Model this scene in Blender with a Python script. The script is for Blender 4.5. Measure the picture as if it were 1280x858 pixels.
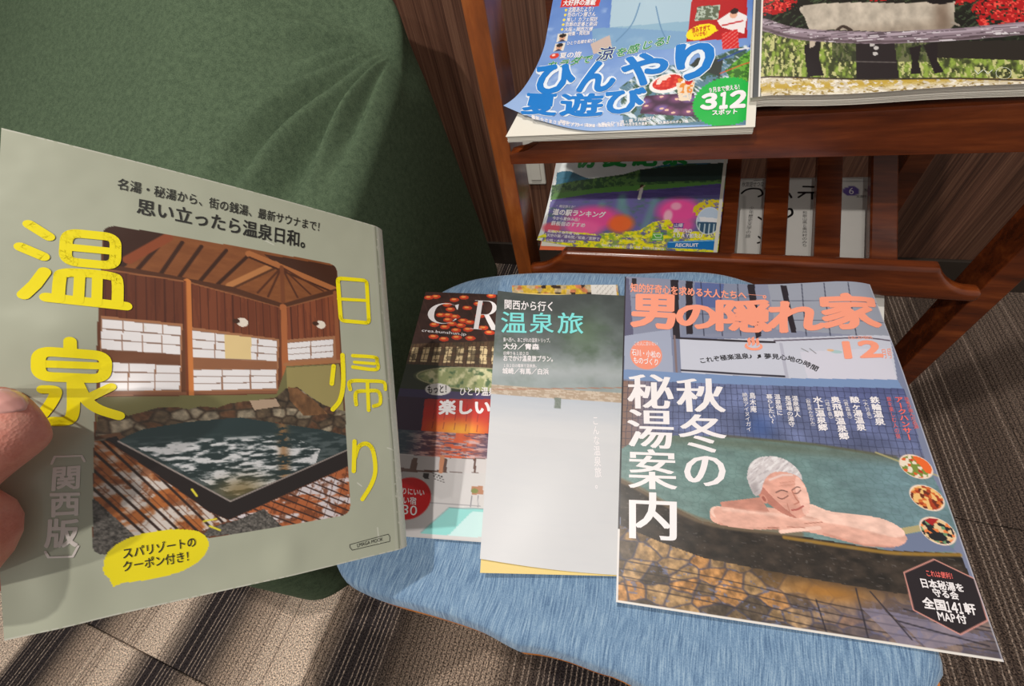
import bpy, bmesh, math, random
import numpy as np
from mathutils import Vector, Matrix
random.seed(7); rng = np.random.default_rng(7)
for o in list(bpy.data.objects): bpy.data.objects.remove(o)
SC = bpy.context.scene; COL = SC.collection

# ------------------------------------------------------------------ camera
cam = bpy.data.cameras.new('camera'); cam.sensor_width = 36.0; cam.lens = 14.150; cam.clip_start = 0.01
co = bpy.data.objects.new('camera', cam); COL.objects.link(co)
co.matrix_world = Matrix(((0.946297, -0.112109, 0.303238, 0.0), (0.273737, 0.776896, -0.567011, 0.0),
                          (-0.172018, 0.619568, 0.765863, 0.72), (0, 0, 0, 1)))
SC.camera = co
# ------------------------------------------------------------------ world and lamps
w = bpy.data.worlds.new('world'); SC.world = w; w.use_nodes = True
w.node_tree.nodes['Background'].inputs[0].default_value = (1.0, 0.95, 0.88, 1)
w.node_tree.nodes['Background'].inputs[1].default_value = 0.30
def ceiling_spot(name, direction, power, radius=0.022, color=(1.0, 0.94, 0.86), target=(-0.02, 0.3, 0.42), dist=1.9):
    L = bpy.data.lights.new(name, 'SPOT'); L.energy = power; L.color = color; L.shadow_soft_size = radius
    L.spot_size = math.radians(100); L.spot_blend = 0.8
    o = bpy.data.objects.new(name, L); COL.objects.link(o)
    d = Vector(direction).normalized(); o.location = Vector(target)+d*dist
    o.rotation_euler = (-d).to_track_quat('-Z', 'Y').to_euler()
ceiling_spot('ceiling_spot', (-0.06, -0.10, 1.0), 68)
ceiling_spot('ceiling_spot', (-0.28, -0.75, 1.0), 52)
ceiling_spot('ceiling_spot', (-0.10, -1.19, 1.0), 14)
SC.view_settings.view_transform = 'Standard'; SC.view_settings.look = 'None'
SC.view_settings.exposure = 0.0; SC.view_settings.gamma = 1.0; SC.view_settings.use_curve_mapping = False
SC.cycles.max_bounces = 6

# ------------------------------------------------------------------ helpers
def lin(c):
    c = np.asarray(c, float)/255.0
    return np.where(c <= 0.04045, c/12.92, ((c+0.055)/1.055)**2.4)
def L4(c): return (*[float(x) for x in lin(c)], 1.0)
def tag(o, label=None, cat=None, group=None, kind=None):
    for k, v in (('label', label), ('category', cat), ('group', group), ('kind', kind)):
        if v: o[k] = v
    return o
def empty(name, loc=(0, 0, 0)):
    o = bpy.data.objects.new(name, None); COL.objects.link(o); o.location = loc; o.empty_display_size = 0.02
    return o
def link(name, me, parent=None, smooth=False):
    o = bpy.data.objects.new(name, me); COL.objects.link(o)
    if parent is not None:
        o.parent = parent
        bpy.context.view_layer.update()
        o.matrix_parent_inverse = parent.matrix_world.inverted()
    if smooth: me.polygons.foreach_set('use_smooth', [True]*len(me.polygons))
    return o
def mesh_obj(name, verts, faces, mats, parent=None, smooth=False, fm=None):
    me = bpy.data.meshes.new(name)
    me.from_pydata([tuple(map(float, v)) for v in verts], [], [tuple(map(int, f)) for f in faces])
    for m in (mats if isinstance(mats, (list, tuple)) else [mats]): me.materials.append(m)
    if fm is not None: me.polygons.foreach_set('material_index', fm)
    me.update()
    return link(name, me, parent, smooth)
def bm_obj(name, bm, mat, parent=None, smooth=False, recalc=True):
    if recalc: bmesh.ops.recalc_face_normals(bm, faces=bm.faces)
    me = bpy.data.meshes.new(name); bm.to_mesh(me); bm.free(); me.materials.append(mat)
    return link(name, me, parent, smooth)
def box_bm(x0, x1, y0, y1, z0, z1, bev=0.0, seg=2):
    bm = bmesh.new()
    r = bmesh.ops.create_cube(bm, size=1.0)
    for v in r['verts']:
        v.co = Vector(((x0+x1)/2+v.co.x*(x1-x0), (y0+y1)/2+v.co.y*(y1-y0), (z0+z1)/2+v.co.z*(z1-z0)))
    if bev: bmesh.ops.bevel(bm, geom=bm.edges[:], offset=bev, segments=seg, affect='EDGES', profile=0.5)
    return bm
def slab(name, a, b, width, thick, mat, parent, bev=0.0015):
    """a bar running from a to b in a plane x = const: width along x, thick along the plane normal, top face through a-b"""
    a, b = Vector(a), Vector(b); d = (b-a).normalized(); x = Vector((1, 0, 0)); n = x.cross(d).normalized()
    bm = box_bm(-width/2, width/2, 0, (b-a).length, -thick, 0, bev)
    M = Matrix((x, d, n)).transposed().to_4x4(); M.translation = a
    bmesh.ops.transform(bm, matrix=M, verts=bm.verts)
    return bm_obj(name, bm, mat, parent)

# ------------------------------------------------------------------ node materials
def newmat(name):
    m = bpy.data.materials.new(name); m.use_nodes = True
    nt = m.node_tree; return m, nt, nt.nodes['Principled BSDF']
def N(nt, t, **k):
    n = nt.nodes.new(t)
    for a, b in k.items(): setattr(n, a, b)
    return n
def ramp(nt, stops, interp='LINEAR'):
    r = N(nt, 'ShaderNodeValToRGB'); r.color_ramp.interpolation = interp
    e = r.color_ramp.elements
    while len(e) < len(stops): e.new(0.5)
    for i, (p, c) in enumerate(stops): e[i].position = p; e[i].color = L4(c)
    return r
def plain(name, c, rough=0.5, metal=0.0, coat=0.0):
    m, nt, b = newmat(name); b.inputs['Base Color'].default_value = L4(c)
    b.inputs['Roughness'].default_value = rough; b.inputs['Metallic'].default_value = metal
    b.inputs['Coat Weight'].default_value = coat
    n = N(nt, 'ShaderNodeTexNoise'); n.inputs['Scale'].default_value = 600; g = N(nt, 'ShaderNodeNewGeometry'); nt.links.new(g.outputs['Position'], n.inputs['Vector'])
    bp = N(nt, 'ShaderNodeBump'); bp.inputs['Strength'].default_value = 0.05; bp.inputs['Distance'].default_value = 0.0002
    nt.links.new(n.outputs[0], bp.inputs['Height']); nt.links.new(bp.outputs[0], b.inputs['Normal'])
    return m
def wood(name, stops, grain=(60, 60, 2.2), rough=0.35, coat=0.3, bump=0.15, fine=6.0):
    m, nt, b = newmat(name); l = nt.links
    g = N(nt, 'ShaderNodeNewGeometry'); mp = N(nt, 'ShaderNodeMapping'); mp.inputs['Scale'].default_value = grain
    l.new(g.outputs['Position'], mp.inputs['Vector'])
    n1 = N(nt, 'ShaderNodeTexNoise'); n1.inputs['Scale'].default_value = 1.0; n1.inputs['Detail'].default_value = 5; n1.inputs['Distortion'].default_value = 0.5
    l.new(mp.outputs[0], n1.inputs['Vector'])
    mp2 = N(nt, 'ShaderNodeMapping'); mp2.inputs['Scale'].default_value = tuple(x*fine for x in grain)
    l.new(g.outputs['Position'], mp2.inputs['Vector'])
    n2 = N(nt, 'ShaderNodeTexNoise'); n2.inputs['Scale'].default_value = 1.0; n2.inputs['Detail'].default_value = 3
    l.new(mp2.outputs[0], n2.inputs['Vector'])
    mx = N(nt, 'ShaderNodeMath', operation='MULTIPLY_ADD'); mx.inputs[1].default_value = 0.30
    l.new(n2.outputs[0], mx.inputs[0])
    m1 = N(nt, 'ShaderNodeMath', operation='MULTIPLY'); m1.inputs[1].default_value = 0.72; l.new(n1.outputs[0], m1.inputs[0])
    l.new(m1.outputs[0], mx.inputs[2])
    r = ramp(nt, stops); l.new(mx.outputs[0], r.inputs[0]); l.new(r.outputs[0], b.inputs['Base Color'])
    b.inputs['Roughness'].default_value = rough; b.inputs['Coat Weight'].default_value = coat; b.inputs['Coat Roughness'].default_value = 0.2
    bp = N(nt, 'ShaderNodeBump'); bp.inputs['Strength'].default_value = bump; bp.inputs['Distance'].default_value = 0.0015
    l.new(mx.outputs[0], bp.inputs['Height']); l.new(bp.outputs[0], b.inputs['Normal'])
    return m
M_WALL = wood('walnut_panel', [(0.34, (62, 39, 31)), (0.50, (96, 64, 50)), (0.60, (114, 80, 63)), (0.74, (146, 110, 88))], (230, 230, 3.0), 0.45, 0.1, 0.3, 4.0)
M_BASE = plain('dark_skirting', (56, 48, 42), 0.45)
M_RACK = wood('reddish_stained_wood', [(0.36, (72, 29, 10)), (0.55, (104, 46, 17)), (0.70, (134, 66, 27))], (8, 60, 60), 0.27, 0.4, 0.04, 4.0)
M_POST_LIT = wood('lit_stained_wood', [(0.38, (122, 62, 22)), (0.55, (146, 76, 28)), (0.68, (168, 96, 42))], (40, 40, 10), 0.3, 0.4, 0.08, 5.0)  # rack wood again for the left post, its brighter light put into the colour
M_PLY = wood('orange_plywood', [(0.4, (166, 92, 36)), (0.6, (206, 130, 60))], (20, 20, 60), 0.4, 0.3, 0.1)
M_WHITE = plain('white_plastic', (214, 212, 204), 0.4)
M_PAPER = plain('page_paper', (222, 218, 208), 0.6)
M_NEWS = plain('greyish_page_paper', (206, 203, 196), 0.7)
M_YPAGE = plain('yellow_inner_page', (226, 200, 120), 0.45, coat=0.2)

def print_mat(name, rough=0.3, coat=0.5, bump=0.02, coatrough=0.12, spec=0.5, metal=0.0):
    m, nt, b = newmat(name); l = nt.links
    a = N(nt, 'ShaderNodeAttribute', attribute_name='Print'); l.new(a.outputs['Color'], b.inputs['Base Color'])
    b.inputs['Roughness'].default_value = rough; b.inputs['Coat Weight'].default_value = coat
    b.inputs['Coat Roughness'].default_value = coatrough; b.inputs['Specular IOR Level'].default_value = spec
    b.inputs['Metallic'].default_value = metal
    g = N(nt, 'ShaderNodeNewGeometry'); n = N(nt, 'ShaderNodeTexNoise'); n.inputs['Scale'].default_value = 28; n.inputs['Detail'].default_value = 2; l.new(g.outputs['Position'], n.inputs['Vector'])
    bp = N(nt, 'ShaderNodeBump'); bp.inputs['Strength'].default_value = 0.5; bp.inputs['Distance'].default_value = bump*0.04
    l.new(n.outputs[0], bp.inputs['Height']); l.new(bp.outputs[0], b.inputs['Normal'])
    return m
M_GLOSS = print_mat('glossy_printed_cover', 0.34, 0.35, 0.03, 0.15)
M_FOIL = print_mat('pearly_laminated_cover', 0.30, 0.5, 0.05, 0.16, 0.5, 0.1)
M_MATT = print_mat('matt_printed_cover', 0.5, 0.15, 0.02, 0.3)
INK = {}
def ink(c, rough=0.35):
    k = (tuple(c), rough)
    if k not in INK:
        INK[k] = plain('ink_%02x%02x%02x' % tuple(c), c, rough, coat=0.3)
    return INK[k]

# ---- printed sheets: every magazine cover is a bent surface S(s,t) built from four world corners
def _v(*a): return np.array(a, float)
class Sheet:
    def __init__(self, tl, tr, br, bl, W, H, disp=None, shift=None):
        self.c = [np.array(p, float) for p in (tl, tr, br, bl)]
        self.W, self.H = W, H
        sd = self.c[1]-self.c[0]+self.c[2]-self.c[3]; td = self.c[3]-self.c[0]+self.c[2]-self.c[1]
        self.sd = sd/np.linalg.norm(sd); td = td/np.linalg.norm(td)
        n = np.cross(td, self.sd); self.n = n/np.linalg.norm(n); self.td = td
        self.disp = disp; self.shift = shift
    def at(self, s, t, h=0.0):
        s = np.asarray(s, float); t = np.asarray(t, float)
        tl, tr, br, bl = self.c
        S, T = s[..., None], t[..., None]
        P = (1-S)*(1-T)*tl + S*(1-T)*tr + S*T*br + (1-S)*T*bl
        if self.shift is not None:
            a, b = self.shift(s, t)
            P = P + np.asarray(a)[..., None]*self.sd + np.asarray(b)[..., None]*self.td
        d = h + (self.disp(s, t) if self.disp is not None else 0*s)
        return P + np.asarray(d)[..., None]*self.n
    def mm(self, u, v, h=0.0):
        return self.at(np.asarray(u)/self.W, np.asarray(v)/self.H, h)
def g2(s, t, s0, t0, a, b): return np.exp(-((s-s0)/a)**2-((t-t0)/b)**2)

# SHEETS BEGIN
def _held_d(s, t):
    return (0.0030*np.sin(np.pi*np.clip(s, 0, 1))*(1-0.5*t) - 0.0035*np.clip((s-0.955)/0.045, 0, 1.3)**2
            + 0.0016*g2(s, t, 0.10, 0.42, 0.10, 0.05) - 0.0022*g2(s, t, 0.19, 0.50, 0.06, 0.05) + 0.0016*g2(s, t, 0.28, 0.57, 0.08, 0.04)
            + 0.0018*g2(s, t, 0.10, 0.93, 0.06, 0.10) - 0.0015*g2(s, t, 0.45, 0.95, 0.15, 0.05) + 0.0010*g2(s, t, 0.6, 0.95, 0.05, 0.05)
            + 0.0009*np.sin(9*s+2.5*t)*np.clip(t-0.3, 0, 1))
def _held_s(s, t): return (-0.0028*np.sin(np.pi*np.clip(t, 0, 1))*np.clip(1-s, 0, 1)**4, 0*s)
def _mens_d(s, t): return (0.0016*np.sin(2*np.pi*s*1.2+0.5)*np.clip(1-t*1.6, 0, 1) + 0.0014*g2(s, t, 0.55, 0.25, 0.4, 0.08)
                           - 0.0035*np.clip((s-0.9)/0.1, 0, 1)**2*np.clip(1-t*3, 0, 1))
def _mens_s(s, t): return (0*s, 0.004*np.sin(np.pi*np.clip(s*1.15, 0, 1))*np.clip(1-t, 0, 1)**6)
def _white_s(s, t): return (0*s, 0.0016*np.sin(np.pi*np.clip(s, 0, 1))*np.clip(t, 0, 1)**6 + 0.0035*np.sin(np.pi*np.clip(s*1.6, 0, 1))*np.clip(1-t, 0, 1)**8)
def _white_d(s, t): return 0.0015*np.clip(t, 0, 1)**5*np.clip(1-s, 0, 1) + 0.0005*np.sin(5*s+7*t)
def _crea_d(s, t): return 0.0006*np.sin(6*s+4*t)
def _cool_d(s, t): return 0.004*np.clip((t-0.8)/0.2, 0, 1)**2*np.clip(1-s*2.2, 0, 1) - 0.003*np.clip((s-0.93)/0.07, 0, 1)**2
def _cool_s(s, t):
    return (-0.029*np.clip((t-0.60)/0.40, 0, 1)**1.5*np.clip(1-s, 0, 1)**2, -0.030*np.clip((t-0.6)/0.4, 0, 1)**2*np.clip(1-s*2.6, 0, 1)**1.6)
def _goat_d(s, t): return 0.0012*np.sin(5*s) - 0.002*np.clip((0.06-s)/0.06, 0, 1)
def _goat_s(s, t): return (0*s, 0.004*np.exp(-((s-0.3)/0.25)**2)*np.clip(t, 0, 1)**8)
def _field_d(s, t): return 0.0022*np.clip((t-0.85)/0.15, 0, 1)**2*np.clip(1-s*1.5, 0, 1) - 0.002*np.clip((s-0.95)/0.05, 0, 1)**2
def _field_s(s, t): return (-0.006*np.clip((t-0.6)/0.4, 0, 1)**2*np.clip(1-s, 0, 1)**2, -0.012*np.clip((t-0.7)/0.3, 0, 1)**2*np.clip(1-s*2.5, 0, 1))
SHEETS = {
 'held': Sheet(*[(-0.2892,0.1175,0.68),(-0.1867,0.2055,0.5635),(-0.1278,0.0267,0.4483),(-0.2374,-0.0592,0.5508)], 210, 268, _held_d, _held_s),
 'mens': Sheet(*[(-0.0225,0.3074,0.436),(0.1833,0.324,0.431),(0.2081,0.063,0.396),(0.0035,0.0359,0.404)], 210, 285, _mens_d, _mens_s),
 'white': Sheet(*[(-0.1468,0.2749,0.4365),(-0.006,0.2914,0.4275),(0.013,0.0546,0.398),(-0.0919,0.0372,0.406)], 150, 257, _white_d, _white_s),
 'crea': Sheet(*[(-0.2334,0.2722,0.4285),(0.0223,0.2908,0.4225),(0.0635,0.0784,0.3945),(-0.1955,0.0315,0.398)], 210, 285, _crea_d),
 'cool': Sheet((-0.122, 0.600, 0.6631), (0.062, 0.600, 0.6631), (0.066, 0.3705, 0.5493), (-0.122, 0.3705, 0.5493), 186, 256, _cool_d, _cool_s),
 'goat': Sheet((0.052, 0.610, 0.6756), (0.262, 0.610, 0.6756), (0.270, 0.3810, 0.5620), (0.0605, 0.3865, 0.5647), 210, 253, _goat_d, _goat_s),
 'field': Sheet((-0.133, 0.652, 0.5145), (0.076, 0.652, 0.5145), (0.0716, 0.3995, 0.3892), (-0.1374, 0.3999, 0.3894), 210, 283, _field_d, _field_s),
 'book': Sheet((0.0365, 0.5312, 0.4085), (0.2465, 0.5312, 0.4085), (0.2465, 0.343, 0.3150), (0.0365, 0.343, 0.3150), 210, 210),
}
# SHEETS END
# ------------------------------------------------------------------ the room
wb = tag(link('wall_back', (lambda bm: (lambda me: (bm.to_mesh(me), bm.free(), me)[2])(bpy.data.meshes.new('wall_back')))(box_bm(-2.2, 2.2, 0.811, 0.86, 0, 2.3))), kind='structure')
wb.data.materials.append(M_WALL)
bb = tag(bm_obj('baseboard_back', box_bm(-2.2, 2.2, 0.803, 0.811, 0, 0.070, 0.001), M_BASE), kind='structure')

# carpet: loop pile ribs running to the wall, laid as half-metre tiles
def carpet_mat():
    m, nt, b = newmat('striped_carpet'); l = nt.links
    g = N(nt, 'ShaderNodeNewGeometry'); sp = N(nt, 'ShaderNodeSeparateXYZ'); l.new(g.outputs['Position'], sp.inputs[0])
    oi = N(nt, 'ShaderNodeObjectInfo'); so = N(nt, 'ShaderNodeSeparateXYZ'); l.new(oi.outputs['Location'], so.inputs[0])
    # each tile is printed with its own shift of the stripe sequence
    sh = N(nt, 'ShaderNodeMath', operation='LESS_THAN'); l.new(so.outputs[1], sh.inputs[0]); sh.inputs[1].default_value = -0.2
    sm = N(nt, 'ShaderNodeMath', operation='MULTIPLY_ADD'); l.new(sh.outputs[0], sm.inputs[0]); sm.inputs[1].default_value = 0.045; l.new(sp.outputs[0], sm.inputs[2])
    # one tone per tuft row
    row = N(nt, 'ShaderNodeMath', operation='DIVIDE'); l.new(sm.outputs[0], row.inputs[0]); row.inputs[1].default_value = 0.0072
    fl = N(nt, 'ShaderNodeMath', operation='FLOOR'); l.new(row.outputs[0], fl.inputs[0])
    fr = N(nt, 'ShaderNodeMath', operation='FRACT'); l.new(row.outputs[0], fr.inputs[0])
    wn = N(nt, 'ShaderNodeTexWhiteNoise', noise_dimensions='1D'); l.new(fl.outputs[0], wn.inputs['W'])
    mr = N(nt, 'ShaderNodeMapRange'); mr.inputs['From Min'].default_value = -1.1; mr.inputs['From Max'].default_value = 1.1
    l.new(sm.outputs[0], mr.inputs['Value'])
    def P(x): return (x+1.1)/2.2
    be, mid, dk, br = (232, 210, 192), (178, 158, 142), (56, 50, 52), (112, 98, 88)
    tone = ramp(nt, [(P(-1.1), be), (P(-0.922), be), (P(-0.916), dk), (P(-0.845), dk), (P(-0.80), mid), (P(-0.70), be), (P(-0.655), dk), (P(-0.60), dk),
                     (P(-0.555), mid), (P(-0.46), be), (P(-0.428), be), (P(-0.415), mid), (P(-0.385), dk), (P(-0.325), dk), (P(-0.29), br), (P(-0.22), mid), (P(-0.15), mid), (P(-0.125), br),
                     (P(-0.06), dk), (P(0.10), dk), (P(0.3), br), (P(0.42), (92, 79, 72)), (P(0.52), (98, 84, 76)), (P(0.60), (122, 106, 96)), (P(0.75), (126, 110, 100)), (P(0.86), (92, 80, 74)), (P(1.0), mid)])
    l.new(mr.outputs[0], tone.inputs[0])
    # thin threads between the rows, pale or black from row to row
    thr = N(nt, 'ShaderNodeMath', operation='COMPARE'); l.new(fr.outputs[0], thr.inputs[0]); thr.inputs[1].default_value = 0.5; thr.inputs[2].default_value = 0.15
    bw = N(nt, 'ShaderNodeRGBToBW'); l.new(tone.outputs[0], bw.inputs[0]); ws = N(nt, 'ShaderNodeMath', operation='MULTIPLY_ADD'); l.new(wn.outputs[0], ws.inputs[0]); ws.inputs[1].default_value = 0.22; l.new(bw.outputs[0], ws.inputs[2])
    tc = ramp(nt, [(0.0, (196, 178, 164)), (0.19, (176, 158, 146)), (0.24, (50, 42, 42)), (0.60, (92, 76, 68)), (0.66, (240, 222, 204))]); l.new(ws.outputs[0], tc.inputs[0])
    wob = N(nt, 'ShaderNodeTexNoise'); wob.inputs['Scale'].default_value = 1.0
    mp = N(nt, 'ShaderNodeMapping'); mp.inputs['Scale'].default_value = (900, 260, 1); l.new(g.outputs['Position'], mp.inputs[0]); l.new(mp.outputs[0], wob.inputs['Vector'])
    tf = N(nt, 'ShaderNodeMath', operation='MULTIPLY'); l.new(thr.outputs[0], tf.inputs[0])
    wr = N(nt, 'ShaderNodeMapRange'); wr.inputs['From Min'].default_value = 0.38; wr.inputs['From Max'].default_value = 0.6; l.new(wob.outputs[0], wr.inputs['Value'])
    wr.inputs['To Min'].default_value = 0.2; wr.inputs['To Max'].default_value = 0.85
    l.new(wr.outputs[0], tf.inputs[1])
    mx = N(nt, 'ShaderNodeMixRGB'); l.new(tf.outputs[0], mx.inputs[0]); l.new(tone.outputs[0], mx.inputs[1]); l.new(tc.outputs[0], mx.inputs[2])
    sn = N(nt, 'ShaderNodeTexNoise'); sn.inputs['Scale'].default_value = 520; sn.inputs['Detail'].default_value = 2; l.new(g.outputs['Position'], sn.inputs['Vector'])
    sr = ramp(nt, [(0.34, (82, 78, 78)), (0.5, (188, 188, 188)), (0.66, (255, 250, 244))]); l.new(sn.outputs[0], sr.inputs[0])
    m2 = N(nt, 'ShaderNodeMixRGB', blend_type='MULTIPLY'); m2.inputs[0].default_value = 1.0; l.new(mx.outputs[0], m2.inputs[1]); l.new(sr.outputs[0], m2.inputs[2])
    m3 = N(nt, 'ShaderNodeMixRGB', blend_type='MULTIPLY'); m3.inputs[0].default_value = 1.0; m3.inputs[2].default_value = (1.5, 1.5, 1.5, 1); l.new(m2.outputs[0], m3.inputs[1])
    l.new(m3.outputs[0], b.inputs['Base Color']); b.inputs['Roughness'].default_value = 0.95; b.inputs['Specular IOR Level'].default_value = 0.15
    # ribs
    s1 = N(nt, 'ShaderNodeMath', operation='PINGPONG'); l.new(fr.outputs[0], s1.inputs[0]); s1.inputs[1].default_value = 0.5
    s2 = N(nt, 'ShaderNodeMath', operation='MULTIPLY_ADD'); l.new(sn.outputs[0], s2.inputs[0]); s2.inputs[1].default_value = 0.8; l.new(s1.outputs[0], s2.inputs[2])
    bp = N(nt, 'ShaderNodeBump'); bp.inputs['Strength'].default_value = 0.8; bp.inputs['Distance'].default_value = 0.003
    l.new(s2.outputs[0], bp.inputs['Height']); l.new(bp.outputs[0], b.inputs['Normal'])
    return m
M_CARPET = carpet_mat()
fl_ = bm_obj('floor', box_bm(-2.2, 2.2, -1.6, 0.811, -0.06, -0.0062), M_BASE); tag(fl_, kind='structure')
tile_me = None
for i in range(-5, 5):
    for j in range(-3, 3):
        x0 = -0.418+0.5*i-0.5; y0 = -0.187+0.5*j
        if x0 < -2.0 or x0 > 1.6: continue
        y1 = min(y0+0.5, 0.803)
        if y0 > 0.75: continue
        full = y1-y0 > 0.49
        if tile_me is None or not full:
            bm = box_bm(0.0006, 0.4994, 0.0006, (y1-y0)-0.0006, -0.006, 0.0, 0.0012, 1)
            bmesh.ops.recalc_face_normals(bm, faces=bm.faces)
            me = bpy.data.meshes.new('carpet_tile'); bm.to_mesh(me); bm.free(); me.materials.append(M_CARPET)
            if full: tile_me = me
        else: me = tile_me
        o = bpy.data.objects.new('carpet_tile', me); COL.objects.link(o); o.parent = fl_; o.location = (x0, y0, 0)

# white wall plate behind the rack
sock = bm_obj('wall_plate', box_bm(-0.281, -0.240, 0.8045, 0.811, 0.238, 0.352, 0.003), M_WHITE)
tag(sock, 'small white plastic plate fixed to the walnut wall behind the left rack post', 'wall plate')
bm_obj('cable_cover', box_bm(-0.272, -0.249, 0.8015, 0.8050, 0.250, 0.340, 0.0015), M_WHITE, sock)

# ------------------------------------------------------------------ magazine rack
rack = empty('magazine_rack', (0.08, 0.5, 0))
tag(rack, 'reddish brown wooden magazine rack with tilted slatted shelves against the walnut wall', 'magazine rack')
XL, XR = -0.153, 0.316
bm_obj('post', box_bm(XL-0.0205, XL, 0.398, 0.441, 0.0, 1.05, 0.0012), M_POST_LIT, rack)
o = bm_obj('post', box_bm(XR, XR+0.0225, 0.398, 0.435, 0.0, 1.05, 0.0012), M_RACK, rack)
for x in (XL-0.002, XR-0.025): bm_obj('rear_post', box_bm(x, x+0.027, 0.604, 0.638, 0.0, 1.05, 0.0012), M_RACK, rack)
def rail_bm(z0, z1, y0, y1, xa, xb):
    # front view outline: a raised lip that sweeps down to thin ends, rounded on top
    pts = [(XL+0.002, z0), (XR-0.004, z0)]
    e = z0+(z1-z0)*0.34
    pts += [(XR-0.002, z0+0.004), (XR-0.002, e-0.003), (XR-0.006, e)]
    n = 9
    for i in range(n+1):
        k = i/n; x = (XR-0.012)*(1-k)+xb*k; pts.append((x, e+(z1-e)*(k**1.9)))
    pts.append((xb-0.004, z1)); pts.append((xa+0.004, z1))
    for i in range(n+1):
        k = 1-i/n; x = (XL+0.010)*(1-k)+xa*k; pts.append((x, e+(z1-e)*(k**1.9)))
    pts += [(XL+0.002, e-0.002)]
    bm = bmesh.new(); vs = [bm.verts.new((x, y0, z)) for x, z in pts]
    f = bm.faces.new(vs); r = bmesh.ops.extrude_face_region(bm, geom=[f])
    for v in r['geom']:
        if isinstance(v, bmesh.types.BMVert): v.co.y = y1
    bmesh.ops.recalc_face_normals(bm, faces=bm.faces)
    ed = [e_ for e_ in bm.edges if abs(e_.verts[0].co.y-e_.verts[1].co.y) < 1e-6]
    bmesh.ops.bevel(bm, geom=ed, offset=0.0066, segments=5, affect='EDGES', profile=0.5, clamp_overlap=True)
    return bm
bm_obj('shelf_rail', rail_bm(0.3545, 0.3960, 0.3875, 0.4035, -0.103, 0.266), M_RACK, rack, True)
bm_obj('shelf_rail', rail_bm(0.5115, 0.5470, 0.3875, 0.4035, -0.103, 0.335), M_RACK, rack, True)
M_SLOPE = 0.496
sx = [0.2330, 0.1822, 0.1307, 0.0795, 0.0282, -0.0231, -0.0744]
for x in sx:
    slab('slat', (x, 0.402, 0.3740), (x, 0.604, 0.3740+0.202*M_SLOPE), 0.0245, 0.009, M_RACK, rack)
for x in sx:
    slab('slat', (x, 0.402, 0.5440), (x, 0.604, 0.5440+0.202*M_SLOPE), 0.0245, 0.009, M_RACK, rack)
for z in (0.457, 0.627): bm_obj('rear_rail', box_bm(XL-0.001, XR+0.001, 0.590, 0.604, z-0.012, z+0.012, 0.002), M_RACK, rack)
for x in (XL-0.002, XR-0.010):
    bm_obj('side_stretcher', box_bm(x, x+0.012, 0.434, 0.606, 0.105, 0.130, 0.002), M_RACK, rack)

# ------------------------------------------------------------------ beanbag
def fabric(name, c1, c2, scale=900, rough=0.9, sheen=0.3, bump=0.5, mp_scale=(1, 1, 1)):
    m, nt, b = newmat(name); l = nt.links
    g = N(nt, 'ShaderNodeNewGeometry'); mp = N(nt, 'ShaderNodeMapping'); mp.inputs['Scale'].default_value = mp_scale
    l.new(g.outputs['Position'], mp.inputs[0])
    n = N(nt, 'ShaderNodeTexNoise'); n.inputs['Scale'].default_value = scale; n.inputs['Detail'].default_value = 2; l.new(mp.outputs[0], n.inputs['Vector'])
    n2 = N(nt, 'ShaderNodeTexNoise'); n2.inputs['Scale'].default_value = 150; n2.inputs['Detail'].default_value = 3; l.new(mp.outputs[0], n2.inputs['Vector'])
    a = N(nt, 'ShaderNodeMath', operation='MULTIPLY_ADD'); a.inputs[1].default_value = 0.6; l.new(n.outputs[0], a.inputs[0])
    a2 = N(nt, 'ShaderNodeMath', operation='MULTIPLY'); a2.inputs[1].default_value = 0.4; l.new(n2.outputs[0], a2.inputs[0]); l.new(a2.outputs[0], a.inputs[2])
    r = ramp(nt, [(0.35, c1), (0.65, c2)]); l.new(a.outputs[0], r.inputs[0]); l.new(r.outputs[0], b.inputs['Base Color'])
    b.inputs['Roughness'].default_value = rough; b.inputs['Sheen Weight'].default_value = sheen; b.inputs['Specular IOR Level'].default_value = 0.2
    bp = N(nt, 'ShaderNodeBump'); bp.inputs['Strength'].default_value = bump; bp.inputs['Distance'].default_value = 0.0006
    l.new(n.outputs[0], bp.inputs['Height']); l.new(bp.outputs[0], b.inputs['Normal'])
    return m
M_GREEN = fabric('olive_green_jersey', (62, 78, 60), (90, 108, 84), 800, 0.9, 0.0, 0.35)
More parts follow.
